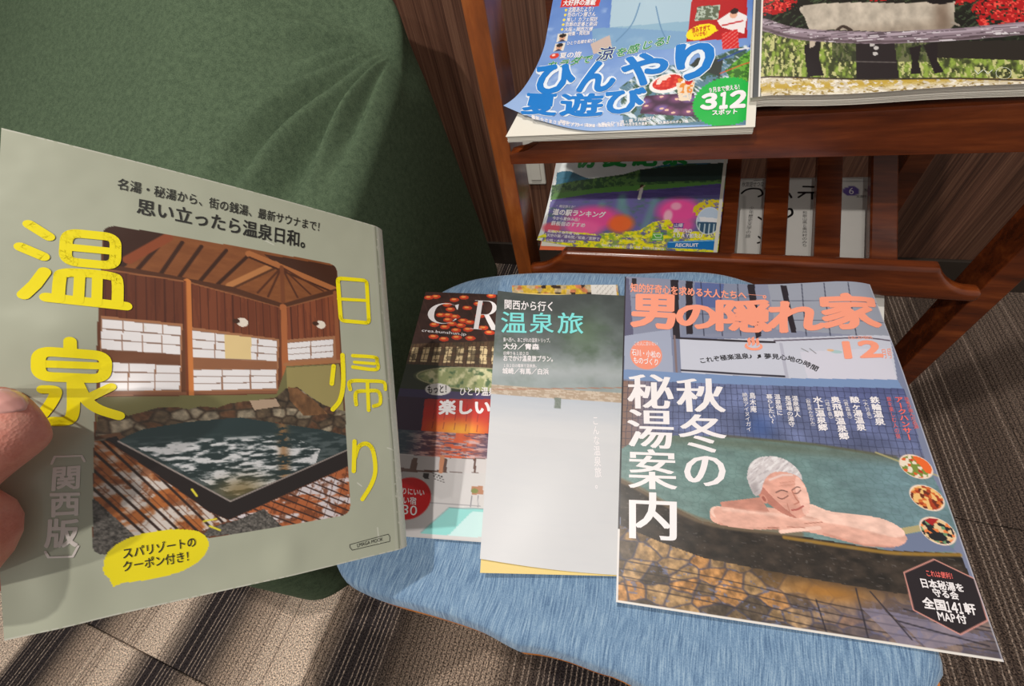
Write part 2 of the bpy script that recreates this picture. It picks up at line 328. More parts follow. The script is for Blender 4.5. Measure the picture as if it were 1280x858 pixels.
def beanbag():
    n = 165; Lx, Ly, Lz = 1.30, 0.80, 0.60
    bm = bmesh.new(); bmesh.ops.create_cube(bm, size=1.0)
    bmesh.ops.subdivide_edges(bm, edges=bm.edges[:], cuts=n-1, use_grid_fill=True)
    me = bpy.data.meshes.new('beanbag'); bm.to_mesh(me); bm.free()
    P = np.empty(len(me.vertices)*3); me.vertices.foreach_get('co', P); P = P.reshape(-1, 3)
    h = np.array([Lx, Ly, Lz])/2; q = P*2
    q = np.sign(q)*(1-(1-np.abs(q))**1.15)      # more vertices near the seams and the right side
    u_ = (q[:, 0]+1)/2; q[:, 0] = 2*(1-np.clip(1-u_, 0, 1)**1.7)-1
    Q = q*h
    r = 0.045; inn = np.clip(Q, -(h-r), h-r); d = Q-inn; ln = np.linalg.norm(d, axis=1, keepdims=True)
    m = ln[:, 0] > 1e-9; Q[m] = inn[m]+d[m]/ln[m]*r*np.minimum(1, ln[m]/r*1.0+0)
    a = (Q[:, 0]+h[0]); b = Q[:, 1]+h[1]; c = (Q[:, 2]+h[2])/Lz
    sm = lambda x: np.clip(x, 0, 1)**2*(3-2*np.clip(x, 0, 1))
    z01 = c
    x_right = -0.385+0.014*np.clip(b/Ly*1.4-0.4, 0, 1)+0.018*np.sin(np.pi*np.clip(z01, 0, 1))*np.sin(np.pi*np.clip(b/Ly, 0, 1))
    X = x_right-(Lx-a)
    y_front = -0.041+0.035*sm(1-z01/0.2)  # front undercut near the floor, shaped to put its foot in shade
    fb = b/Ly
    Lf = sm((-0.38-X)/0.27)
    yb0 = 0.765-0.12*z01*0.9
    Y = y_front+(yb0-y_front)*fb
    T = 0.405+(0.205+0.18*Lf)*(np.clip(Y+0.02, 0, 1)/0.7)**1.5
    T = T+0.05*sm((Y-0.60)/0.06)*(1-Lf)*1.0
    Z = z01*T
    # the seam pinches in at the back right corner of the seat part
    px, py, pz = -0.383, 0.612, 0.545
    dist = np.sqrt((X-px)**2+(Y-py)**2+(Z-pz)**2)
    k = np.exp(-(dist/0.035)**2)
    Y = Y-0.014*k; X = X-0.004*k; Z = Z-0.010*k
    # folds fan out from the pinch over the top
    top = sm((z01-0.72)/0.2)
    ang = np.arctan2(Y-py, -(X-px)); rr = np.sqrt((X-px)**2+(Y-py)**2)
    fold = np.zeros_like(X)
    for a0, amp, wd, r0, r1 in FOLDS:
        da = (ang-a0)
        fold += amp*(np.exp(-(da/wd)**2)-0.55*np.exp(-((da+1.6*wd)/(wd*0.9))**2))*sm((rr-0.010)/0.04)*np.exp(-((rr-r0)/r1)**2)
    Z = Z+fold*top
    # broad soft dents
    Z = Z+top*(0.006*np.sin(7*X+2)*np.sin(6*Y+1)+0.004*np.sin(13*X-9*Y))
    me.vertices.foreach_set('co', np.stack([X, Y, Z], 1).ravel()); me.materials.append(M_GREEN); me.update()
    o = link('beanbag', me, None, True)
    return o
FOLDS = [(-0.50, 0.015, 0.10, 0.09, 0.06), (-0.82, 0.012, 0.07, 0.08, 0.06), (-1.03, 0.024, 0.060, 0.19, 0.13), (-1.21, 0.028, 0.055, 0.22, 0.12), (-1.38, 0.016, 0.05, 0.13, 0.08)]
o = beanbag()
tag(o, 'large olive green fabric beanbag with folds fanning from its pinched corner', 'beanbag')

# ------------------------------------------------------------------ blue stool
stool = empty('stool', (0, 0.16, 0))
tag(stool, 'stool with blue denim seat pad on orange plywood, covered in magazines', 'stool')
out = [(-0.2199,0.0094,0.378),(-0.2165,0.0034,0.376),(-0.2077,-0.0023,0.374),(-0.1928,-0.0056,0.372),(-0.1677,-0.0064,0.37),(-0.1398,-0.0048,0.37),(-0.113,-0.0037,0.37),(-0.0872,-0.0036,0.37),(-0.0679,-0.0059,0.37),(-0.0569,-0.007,0.37),(-0.0436,-0.0045,0.37),(-0.0254,-0.0029,0.37),(-0.0037,-0.0032,0.37),(0.0143,-0.003,0.37)]
out = [(x, y) for x, y, z in out]
out += [(0.050, -0.0085), (0.090, -0.009), (0.125, -0.006), (0.147, 0.0), (0.160, 0.012)]
out += [(x, y) for x, y, z in [(0.1877,0.0489,0.37),(0.1885,0.0608,0.372)]] + [(0.186, 0.12), (0.190, 0.20), (0.190, 0.27), (0.180, 0.297), (0.155, 0.308)]
out += [(x, y) for x, y, z in [(0.0706,0.3486,0.402),(-0.0258,0.3422,0.402),(-0.0971,0.3383,0.402),(-0.144,0.3326,0.402),(-0.1914,0.3213,0.402),(-0.218,0.3076,0.402),(-0.2372,0.2893,0.402),(-0.2457,0.2674,0.402)]]
out += [(-0.232, 0.20), (-0.222, 0.12), (-0.208, 0.05)]
def dense(P, n=160, closed=True):
    P = np.array(P, float); Q = np.vstack([P, P[:1]]) if closed else P
    # Catmull-Rom then even spacing
    m = len(P); o_ = []
    for i in range(m):
        p0, p1, p2, p3 = P[(i-1) % m], P[i], P[(i+1) % m], P[(i+2) % m]
        for t in np.linspace(0, 1, 12, endpoint=False):
            o_.append(0.5*((2*p1)+(-p0+p2)*t+(2*p0-5*p1+4*p2-p3)*t*t+(-p0+3*p1-3*p2+p3)*t**3))
    o_ = np.array(o_); o_ = np.vstack([o_, o_[:1]]); s = np.r_[0, np.cumsum(np.linalg.norm(np.diff(o_, axis=0), axis=1))]
    u = np.linspace(0, s[-1], n, endpoint=False)
    return np.stack([np.interp(u, s, o_[:, 0]), np.interp(u, s, o_[:, 1])], 1)
ring = dense(out, 200); cen = np.array([-0.02, 0.155])
def ztop(y): return 0.3855+np.clip(y, -0.05, 0.35)/0.318*0.0285
def zrim(y): return 0.370+np.clip(y, -0.05, 0.35)/0.318*0.031
nr = np.array([ring[(i+1) % 200]-ring[i-1] for i in range(200)]); nr = np.stack([nr[:, 1], -nr[:, 0]], 1); nr /= np.linalg.norm(nr, axis=1, keepdims=True)
if ((ring[0]-cen)@nr[0]) < 0: nr = -nr
def loft(rings, name, mat, parent, cap0=True, cap1=True, smooth=True):
    V = np.vstack(rings); n_ = len(rings[0]); F = []
    for k in range(len(rings)-1):
        for i in range(n_):
            j = (i+1) % n_; F.append((k*n_+i, k*n_+j, (k+1)*n_+j, (k+1)*n_+i))
    if cap0: F.append(tuple(range(n_-1, -1, -1)))
    if cap1: F.append(tuple((len(rings)-1)*n_+i for i in range(n_)))
    o_ = mesh_obj(name, V, F, mat, parent, smooth)
    bm = bmesh.new(); bm.from_mesh(o_.data); bmesh.ops.recalc_face_normals(bm, faces=bm.faces); bm.to_mesh(o_.data); bm.free()
    if smooth: o_.data.polygons.foreach_set('use_smooth', [True]*len(o_.data.polygons))
    return o_
rs = []
for off, dz in ((-0.012, -0.028), (-0.004, -0.026), (-0.001, -0.018), (0.0, -0.008), (-0.0004, 0.0), (-0.003, 0.008)):
    p = ring+nr*off; rs.append(np.c_[p, zrim(p[:, 1])+dz])
for k, dz in ((0.97, 0.0035), (0.93, 0.0012), (0.86, 0.0)):
    p = cen+(ring-cen)*k; rs.append(np.c_[p, ztop(p[:, 1])-dz])
for k in (0.65, 0.4, 0.2, 0.02):
    p = cen+(ring-cen)*k; rs.append(np.c_[p, ztop(p[:, 1])])
def denim():
    m, nt, b = newmat('blue_denim'); l = nt.links
    g = N(nt, 'ShaderNodeNewGeometry')
    w0 = N(nt, 'ShaderNodeTexNoise'); w0.inputs['Scale'].default_value = 7; l.new(g.outputs['Position'], w0.inputs['Vector'])
    wa = N(nt, 'ShaderNodeVectorMath', operation='MULTIPLY_ADD'); wa.inputs[1].default_value = (0.05, 0.02, 0); l.new(w0.outputs['Color'], wa.inputs[0]); l.new(g.outputs['Position'], wa.inputs[2])
    mp = N(nt, 'ShaderNodeMapping'); mp.inputs['Scale'].default_value = (1150, 70, 80); l.new(wa.outputs[0], mp.inputs[0])
    n = N(nt, 'ShaderNodeTexNoise'); n.inputs['Scale'].default_value = 1; n.inputs['Detail'].default_value = 3; l.new(mp.outputs[0], n.inputs['Vector'])
    wv = N(nt, 'ShaderNodeTexNoise'); wv.inputs['Scale'].default_value = 1400; l.new(g.outputs['Position'], wv.inputs['Vector'])
    a = N(nt, 'ShaderNodeMath', operation='MULTIPLY_ADD'); a.inputs[1].default_value = 0.3; l.new(wv.outputs[0], a.inputs[0])
    a2 = N(nt, 'ShaderNodeMath', operation='MULTIPLY'); a2.inputs[1].default_value = 0.7; l.new(n.outputs[0], a2.inputs[0]); l.new(a2.outputs[0], a.inputs[2])
    r = ramp(nt, [(0.36, (86, 114, 148)), (0.50, (116, 146, 178)), (0.64, (150, 176, 200))]); l.new(a.outputs[0], r.inputs[0]); l.new(r.outputs[0], b.inputs['Base Color'])
    b.inputs['Roughness'].default_value = 0.9; b.inputs['Specular IOR Level'].default_value = 0.15; b.inputs['Sheen Weight'].default_value = 0.2
    bp = N(nt, 'ShaderNodeBump'); bp.inputs['Strength'].default_value = 0.5; bp.inputs['Distance'].default_value = 0.0006
    l.new(a.outputs[0], bp.inputs['Height']); l.new(bp.outputs[0], b.inputs['Normal'])
    return m
loft(rs, 'seat_pad', denim(), stool)
rs = []
for off, dz in ((-0.008, -0.036), (-0.0015, -0.035), (0.0006, -0.032), (0.0006, -0.028), (-0.0008, -0.0262), (-0.008, -0.0255)):
    p = ring+nr*off; rs.append(np.c_[p, zrim(p[:, 1])+dz])
loft(rs, 'seat_board', M_PLY, stool)
bm = box_bm(0.178, 0.192, -0.045, 0.26, 0.300, 0.368, 0.003)
for v in bm.verts: v.co.x += (v.co.y-0.05)*0.06
bm_obj('side_rail', bm, M_PLY, stool)
for x, y in ((-0.15, 0.05), (0.13, 0.03), (-0.17, 0.27), (0.14, 0.27)):
    bm = box_bm(x-0.014, x+0.014, y-0.014, y+0.014, 0.0, 0.336, 0.003)
    bm_obj('leg', bm, M_PLY, stool)
# ------------------------------------------------------------------ printing: a picture is computed per grid point of the cover
def _h(ix, iy, sd):
    v = (ix.astype(np.int64)*374761393+iy.astype(np.int64)*668265263+sd*974634777) & 0xffffffff
    v = ((v ^ (v >> 13))*1274126177) & 0xffffffff
    return ((v ^ (v >> 16)) & 0xffff)/65535.0
def vnoise(x, y, sd=0):
    ix = np.floor(x); iy = np.floor(y); fx = x-ix; fy = y-iy; fx = fx*fx*(3-2*fx); fy = fy*fy*(3-2*fy)
    a = _h(ix, iy, sd); b = _h(ix+1, iy, sd); c = _h(ix, iy+1, sd); d = _h(ix+1, iy+1, sd)
    return (a*(1-fx)+b*fx)*(1-fy)+(c*(1-fx)+d*fx)*fy
def fbm(x, y, sd=0, o=4):
    s = 0; a = 1; t = 0
    for i in range(o):
        s = s+a*vnoise(x*2**i, y*2**i, sd+i*17); t += a; a *= 0.55
    return s/t
def cells(x, y, sd=0, jit=0.8):
    """distance to nearest and second nearest seed, and the id of the nearest: stones, gravel, crazed water"""
    ix = np.floor(x); iy = np.floor(y); d1 = np.full(x.shape, 9.0); d2 = np.full(x.shape, 9.0); idn = np.zeros(x.shape)
    for a in (-1, 0, 1):
        for b in (-1, 0, 1):
            cx = ix+a; cy = iy+b
            qx = cx+0.5+jit*(_h(cx, cy, sd)-0.5); qy = cy+0.5+jit*(_h(cx, cy, sd+5)-0.5)
            d = np.hypot(x-qx, y-qy); n_ = _h(cx, cy, sd+9)
            m = d < d1; d2 = np.where(m, d1, np.minimum(d2, d)); idn = np.where(m, n_, idn); d1 = np.where(m, d, d1)
    return d1, d2, idn
class Art:
    def __init__(self, W, H, nx, ny, base, dense=1.0):
        self.W, self.H, self.nx, self.ny = W, H, nx, ny
        self.tt = 1-(1-np.linspace(0, 1, ny))**dense      # more rows towards the lower edge
        self.X, self.Y = np.meshgrid(np.linspace(0, W, nx), self.tt*H)
        self.C = np.empty((ny, nx, 3)); self.C[:] = base
        self.clip = None
    def put(self, m, c):
        m = np.clip(np.asarray(m, float), 0, 1)
        if self.clip is not None: m = m*self.clip
        self.C += m[..., None]*(np.asarray(c, float)-self.C)
    def pm(self, pts):
        X, Y = self.X, self.Y; m = np.zeros(X.shape, bool); n = len(pts)
        for i in range(n):
            (x0, y0), (x1, y1) = pts[i], pts[(i+1) % n]
            if y0 == y1: continue
            c = (Y >= min(y0, y1)) & (Y < max(y0, y1)) & (X < (Y-y0)*(x1-x0)/(y1-y0)+x0)
            m ^= c
        return m
    def poly(self, pts, c, a=1.0): self.put(self.pm(pts)*a, c)
    def dist(self, pts, closed=False):
        P = list(pts)+([pts[0]] if closed else []); d = np.full(self.X.shape, 1e9)
        for (x0, y0), (x1, y1) in zip(P[:-1], P[1:]):
            L = (x1-x0)**2+(y1-y0)**2+1e-9; t = np.clip(((self.X-x0)*(x1-x0)+(self.Y-y0)*(y1-y0))/L, 0, 1)
            d = np.minimum(d, np.hypot(self.X-x0-t*(x1-x0), self.Y-y0-t*(y1-y0)))
        return d
    def line(self, pts, w_, c, a=1.0, soft=0.35, closed=False):
        self.put(np.clip((w_/2-self.dist(pts, closed))/soft+0.5, 0, 1)*a, c)
    def ell(self, cx, cy, rx, ry, c, rot=0.0, soft=0.04, a=1.0):
        ca, sa = math.cos(math.radians(rot)), math.sin(math.radians(rot))
        u = ((self.X-cx)*ca+(self.Y-cy)*sa)/rx; v = (-(self.X-cx)*sa+(self.Y-cy)*ca)/ry
        self.put(np.clip((1-np.hypot(u, v))/soft+0.5, 0, 1)*a, c)
    def rings(self, q, c, w_): self.line(q, w_, c, closed=True)
    def mul(self, f, m=1.0):
        m = np.ones(self.X.shape)*m
        if self.clip is not None: m = m*self.clip
        self.C *= (1+(np.asarray(f)-1)*m)[..., None]
def lerpc(a, b, t): return np.asarray(a, float)+(np.asarray(b, float)-np.asarray(a, float))*np.clip(np.asarray(t), 0, 1)[..., None]
def quad_uv(A, q):
    """bilinear-ish coordinates of grid points in the quadrilateral q = TL, TR, BR, BL"""
    (x0, y0), (x1, y1), (x2, y2), (x3, y3) = q
    u = np.full(A.X.shape, .5); v = u.copy()
    for _ in range(8):
        px = (1-u)*(1-v)*x0+u*(1-v)*x1+u*v*x2+(1-u)*v*x3-A.X; py = (1-u)*(1-v)*y0+u*(1-v)*y1+u*v*y2+(1-u)*v*y3-A.Y
        a = (1-v)*(x1-x0)+v*(x2-x3); b = (1-u)*(x3-x0)+u*(x2-x1); c = (1-v)*(y1-y0)+v*(y2-y3); d = (1-u)*(y3-y0)+u*(y2-y1)
        D = a*d-b*c; D = np.where(abs(D) < 1e-9, 1e-9, D)
        u = u-np.clip((d*px-b*py)/D, -1, 1); v = v-np.clip((a*py-c*px)/D, -1, 1)
    return u, v

def print_cover(sh, art, mat, parent, name='front_cover'):
    nx, ny = art.nx, art.ny
    S, T = np.meshgrid(np.linspace(0, 1, nx), art.tt)
    P = sh.at(S, T).reshape(-1, 3)
    me = bpy.data.meshes.new(name); nv = nx*ny; nf = (nx-1)*(ny-1)
    me.vertices.add(nv); me.vertices.foreach_set('co', P.ravel())
    i = (np.arange(ny-1)[:, None]*nx+np.arange(nx-1)[None]).ravel()
    loops = np.stack([i, i+nx, i+nx+1, i+1], 1).ravel().astype(np.int32)
    me.loops.add(nf*4); me.loops.foreach_set('vertex_index', loops)
    me.polygons.add(nf); me.polygons.foreach_set('loop_start', np.arange(0, nf*4, 4, dtype=np.int32))
    me.update(calc_edges=True)
    me.polygons.foreach_set('use_smooth', np.ones(nf, bool))
    at_ = me.color_attributes.new('Print', 'FLOAT_COLOR', 'POINT')
    c = np.ones((nv, 4), np.float32); c[:, :3] = lin(np.clip(art.C, 0, 255)).reshape(-1, 3)
    at_.data.foreach_set('color', c.ravel()); me.materials.append(mat)
    return link(name, me, parent)
def page_block(sh, thick, parent, mat, layers=7, name='page_block', inset=0.0012, n=40, right=0.0, seed=1, back=True):
    r = np.random.default_rng(seed)
    s = np.linspace(0, 1, n); e = [(a, 0.) for a in s]+[(1., b) for b in s[1:]]+[(a, 1.) for a in s[::-1][1:]]+[(0., b) for b in s[::-1][1:-1]]
    E = np.array(e); rings = []; wd = np.linalg.norm(sh.c[1]-sh.c[0]); hd = np.linalg.norm(sh.c[3]-sh.c[0])
    C0 = np.array([.5, .5]); K = layers*2
    for k in range(K+1):
        ins = inset+(0.0010 if k % 2 else 0.0)+r.uniform(0, 0.0005)
        sc = np.array([1-2*ins/wd, 1-2*ins/hd]); Q = C0+(E-C0)*sc+np.array([right*k/K/wd, 0])
        rings.append(sh.at(Q[:, 0], Q[:, 1], -0.0004-(thick-0.0004)*k/K))
    m_ = len(E)
    top = np.stack(np.meshgrid(np.linspace(0, 1, n), np.linspace(0, 1, n)), -1)
    V = np.vstack(rings); F = []
    for k in range(K):
        for i in range(m_):
            j = (i+1) % m_; F.append((k*m_+i, k*m_+j, (k+1)*m_+j, (k+1)*m_+i))
    def cap(h, flip):
        nonlocal V
        sc = np.array([1-2*inset/wd, 1-2*inset/hd]); Q = 0.5+(top-0.5)*sc; b0 = len(V)
        V = np.vstack([V, sh.at(Q[..., 0], Q[..., 1], h).reshape(-1, 3)])
        for a in range(n-1):
            for b in range(n-1):
                f = (b0+a*n+b, b0+(a+1)*n+b, b0+(a+1)*n+b+1, b0+a*n+b+1); F.append(f[::-1] if flip else f)
    cap(-0.0004, False); cap(-thick, True)
    return mesh_obj(name, V, F, mat, parent)
def sheet_obj(sh, h, name, mat, parent, n=30, s0=0, s1=1, t0=0, t1=1):
    S, T = np.meshgrid(np.linspace(s0, s1, n), np.linspace(t0, t1, n)); P = sh.at(S, T, h).reshape(-1, 3)
    Q = sh.at(S, T, h-0.0003).reshape(-1, 3); V = np.vstack([P, Q]); F = []; m_ = n*n
    for a in range(n-1):
        for b in range(n-1):
            f = (a*n+b, (a+1)*n+b, (a+1)*n+b+1, a*n+b+1); F.append(f); F.append(tuple(m_+i for i in f[::-1]))
    return mesh_obj(name, V, F, mat, parent, True)

# ------------------------------------------------------------------ lettering laid on the bent covers
_G = {}
def glyph(s):
    k = s
    if k not in _G:
        cu = bpy.data.curves.new('type', 'FONT'); cu.body = s; cu.resolution_u = 3; cu.offset = 0.0
        o_ = bpy.data.objects.new('type', cu); COL.objects.link(o_); bpy.context.view_layer.update()
        dg = bpy.context.evaluated_depsgraph_get(); me = bpy.data.meshes.new_from_object(o_.evaluated_get(dg)); me.calc_loop_triangles()
        V = np.empty(len(me.vertices)*3); me.vertices.foreach_get('co', V); V = V.reshape(-1, 3)[:, :2]
        T = np.empty(len(me.loop_triangles)*3, np.int32); me.loop_triangles.foreach_get('vertices', T); T = T.reshape(-1, 3)
        bpy.data.objects.remove(o_); bpy.data.curves.remove(cu); bpy.data.meshes.remove(me)
        _G[k] = (V, T)
    return _G[k]
def refine(V, T, mx):
    for _ in range(4):
        a, b, c = V[T[:, 0]], V[T[:, 1]], V[T[:, 2]]
        L = np.max([np.linalg.norm(a-b, axis=1), np.linalg.norm(b-c, axis=1), np.linalg.norm(c-a, axis=1)], axis=0)
        big = L > mx
        if not big.any(): break
        t = T[big]; n0 = len(V); k = len(t)
        V = np.vstack([V, (V[t[:, 0]]+V[t[:, 1]])/2, (V[t[:, 1]]+V[t[:, 2]])/2, (V[t[:, 2]]+V[t[:, 0]])/2])
        ab = n0+np.arange(k); bc = ab+k; ca = bc+k
        T = np.vstack([T[~big], np.stack([t[:, 0], ab, ca], 1), np.stack([ab, t[:, 1], bc], 1), np.stack([ca, bc, t[:, 2]], 1), np.stack([ab, bc, ca], 1)])
    return V, T
class Type:
    """collects flat print in page millimetres and lays it on a sheet as one mesh part"""
    def __init__(self, sh): self.sh = sh; self.V = []; self.T = []; self.n = 0
    def raw(self, V, T, h):
        V, T = refine(np.asarray(V, float), np.asarray(T), 7.0)
        P = self.sh.mm(V[:, 0], V[:, 1], h); self.V.append(P); self.T.append(T+self.n); self.n += len(P)
    def quad(self, V, T, q, h):
        (x0, y0), (x1, y1), (x2, y2), (x3, y3) = q; u, v = V[:, 0], V[:, 1]
        X = (1-u)*(1-v)*x0+u*(1-v)*x1+u*v*x2+(1-u)*v*x3; Y = (1-u)*(1-v)*y0+u*(1-v)*y1+u*v*y2+(1-u)*v*y3
        self.raw(np.stack([X, Y], 1), T, h)
    @staticmethod
    def spread(off, thick):
        D = [(0.0, 0.0)]
        if off > 0:
            n = 4 if off < 0.025 else (8 if off < 0.06 else 14)
            D += [(off*math.cos(2*math.pi*(k+0.5)/n), off*math.sin(2*math.pi*(k+0.5)/n)) for k in range(n)]
            if off >= 0.06: D += [(a*0.5, b*0.5) for a, b in D[1::2]]
        if thick: D = D+[(a+s*thick, b) for a, b in D for s in (-1, 1)]
        return D
    def fit(self, s, q, off=0.0, h=0.0003, tight=False, thick=0.0):
        """tight: the ink fills the quad exactly; else characters sit in equal em boxes. off spreads the strokes for bold faces"""
        D = self.spread(off, thick)
        if tight or all(ord(ch) < 256 for ch in s):
            V, T = glyph(s); lo, hi = V.min(0)-off*0.7, V.max(0)+off*0.7
            for k, (a, b) in enumerate(D):
                self.quad(np.stack([(V[:, 0]+a-lo[0])/(hi[0]-lo[0]), 1-(V[:, 1]+b-lo[1])/(hi[1]-lo[1])], 1), T, q, h+k*8e-6)
        else:
            n = len(s)
            for i, ch in enumerate(s):
                if ch in ' \u3000': continue
                V, T = glyph(ch); cx = 0.0 if ord(ch) > 255 else 0.25
                for k, (a, b) in enumerate(D): self.quad(np.stack([(V[:, 0]+a+cx+i)/n, 1-(V[:, 1]+b+0.12)], 1), T, q, h+k*8e-6)
        return self
    def col(self, s, q, off=0.0, h=0.0003, thick=0.0):
        n = len(s); q = np.array(q, float); D = self.spread(off, thick)
        for i, ch in enumerate(s):
            ra, rb = i/n, (i+1)/n
            L = lambda t: q[0]+(q[3]-q[0])*t; R = lambda t: q[1]+(q[2]-q[1])*t
            V, T = glyph(ch)
            if ch in 'ー〜（）': V = np.stack([V[:, 1]+0.12, 0.88-V[:, 0]], 1)
            for k, (a, b) in enumerate(D): self.quad(np.stack([V[:, 0]+a, 1-(V[:, 1]+b+0.12)], 1), T, [L(ra), R(ra), R(rb), L(rb)], h+k*8e-6)
        return self
    def stroke(self, pts, w_, h=0.0003, closed=False, caps=True, asp=1.0):
        P = np.array(pts, float); m_ = len(P); V = []; T = []
        seg = [(i, (i+1) % m_) for i in range(m_ if closed else m_-1)]
        for i, j in seg:
            d = P[j]-P[i]; L = np.linalg.norm(d)
            if L < 1e-6: continue
            nn = np.array([-d[1], d[0]])/L*w_/2; b = len(V); V += [P[i]+nn, P[i]-nn, P[j]-nn, P[j]+nn]; T += [(b, b+1, b+2), (b, b+2, b+3)]
        for i in range(m_):
            if not caps and not closed and i in (0, m_-1): continue
            b = len(V); V.append(P[i]); K = 14
            V += [P[i]+w_/2*np.array([math.cos(2*math.pi*k/K), math.sin(2*math.pi*k/K)]) for k in range(K)]
            T += [(b, b+1+k, b+1+(k+1) % K) for k in range(K)]
        self.nst = getattr(self, 'nst', 0)+1
        self.raw(np.array(V), np.array(T), h+(self.nst % 9)*8e-6); return self
    def shape(self, pts, h=0.0003):
        bm = bmesh.new(); f = bm.faces.new([bm.verts.new((x, y, 0)) for x, y in pts]); bmesh.ops.triangulate(bm, faces=[f], ngon_method='EAR_CLIP')
        bm.verts.index_update(); V = np.array([v.co[:2] for v in bm.verts]); T = np.array([[v.index for v in f.verts] for f in bm.faces]); bm.free()
        self.raw(V, T, h); return self
    def flush(self, name, mat, parent, kind='stuff'):
        V = np.vstack(self.V); T = np.vstack(self.T)
        # make every triangle face the reader
        a, b, c = V[T[:, 0]], V[T[:, 1]], V[T[:, 2]]; nrm = np.cross(b-a, c-a); fl = (nrm@self.sh.n) < 0; T[fl] = T[fl][:, ::-1]
        o_ = mesh_obj(name, V, T, mat, parent); self.V, self.T, self.n = [], [], 0
        if kind: o_['kind'] = kind
        return o_
def curve_pts(P, n=24, closed=False):
    P = [np.array(p, float) for p in P]; o_ = []; m_ = len(P)
    rng_ = range(m_) if closed else range(m_-1); k = max(2, n//max(1, m_-1))
    for i in rng_:
        g_ = (lambda j: P[j % m_]) if closed else (lambda j: P[min(max(j, 0), m_-1)])
        p0, p1, p2, p3 = g_(i-1), g_(i), g_(i+1), g_(i+2)
        for t in np.linspace(0, 1, k, endpoint=False):
            o_.append(0.5*((2*p1)+(-p0+p2)*t+(2*p0-5*p1+4*p2-p3)*t*t+(-p0+3*p1-3*p2+p3)*t**3))
    if not closed: o_.append(P[-1])
    return o_
def rrect(a, b, c, d, r=1.0):
    """closed outline with rounded corners through four corner points"""
    P = [np.array(p, float) for p in (a, b, c, d)]; o_ = []
    for i in range(4):
        p, q, s = P[i-1], P[i], P[(i+1) % 4]; u = (p-q)/np.linalg.norm(p-q); v = (s-q)/np.linalg.norm(s-q)
        for t in np.linspace(0, 1, 6):
            o_.append((1-t)**2*(q+u*r)+2*t*(1-t)*q+t*t*(q+v*r))
    return o_
def ellpts(cx, cy, rx, ry, rot=0, n=36, a0=0, a1=360):
    ca, sa = math.cos(math.radians(rot)), math.sin(math.radians(rot)); r = []
    for t in np.linspace(math.radians(a0), math.radians(a1), n, endpoint=(a1-a0) < 360):
        x, y = rx*math.cos(t), ry*math.sin(t); r.append((cx+x*ca-y*sa, cy+x*sa+y*ca))
    return r
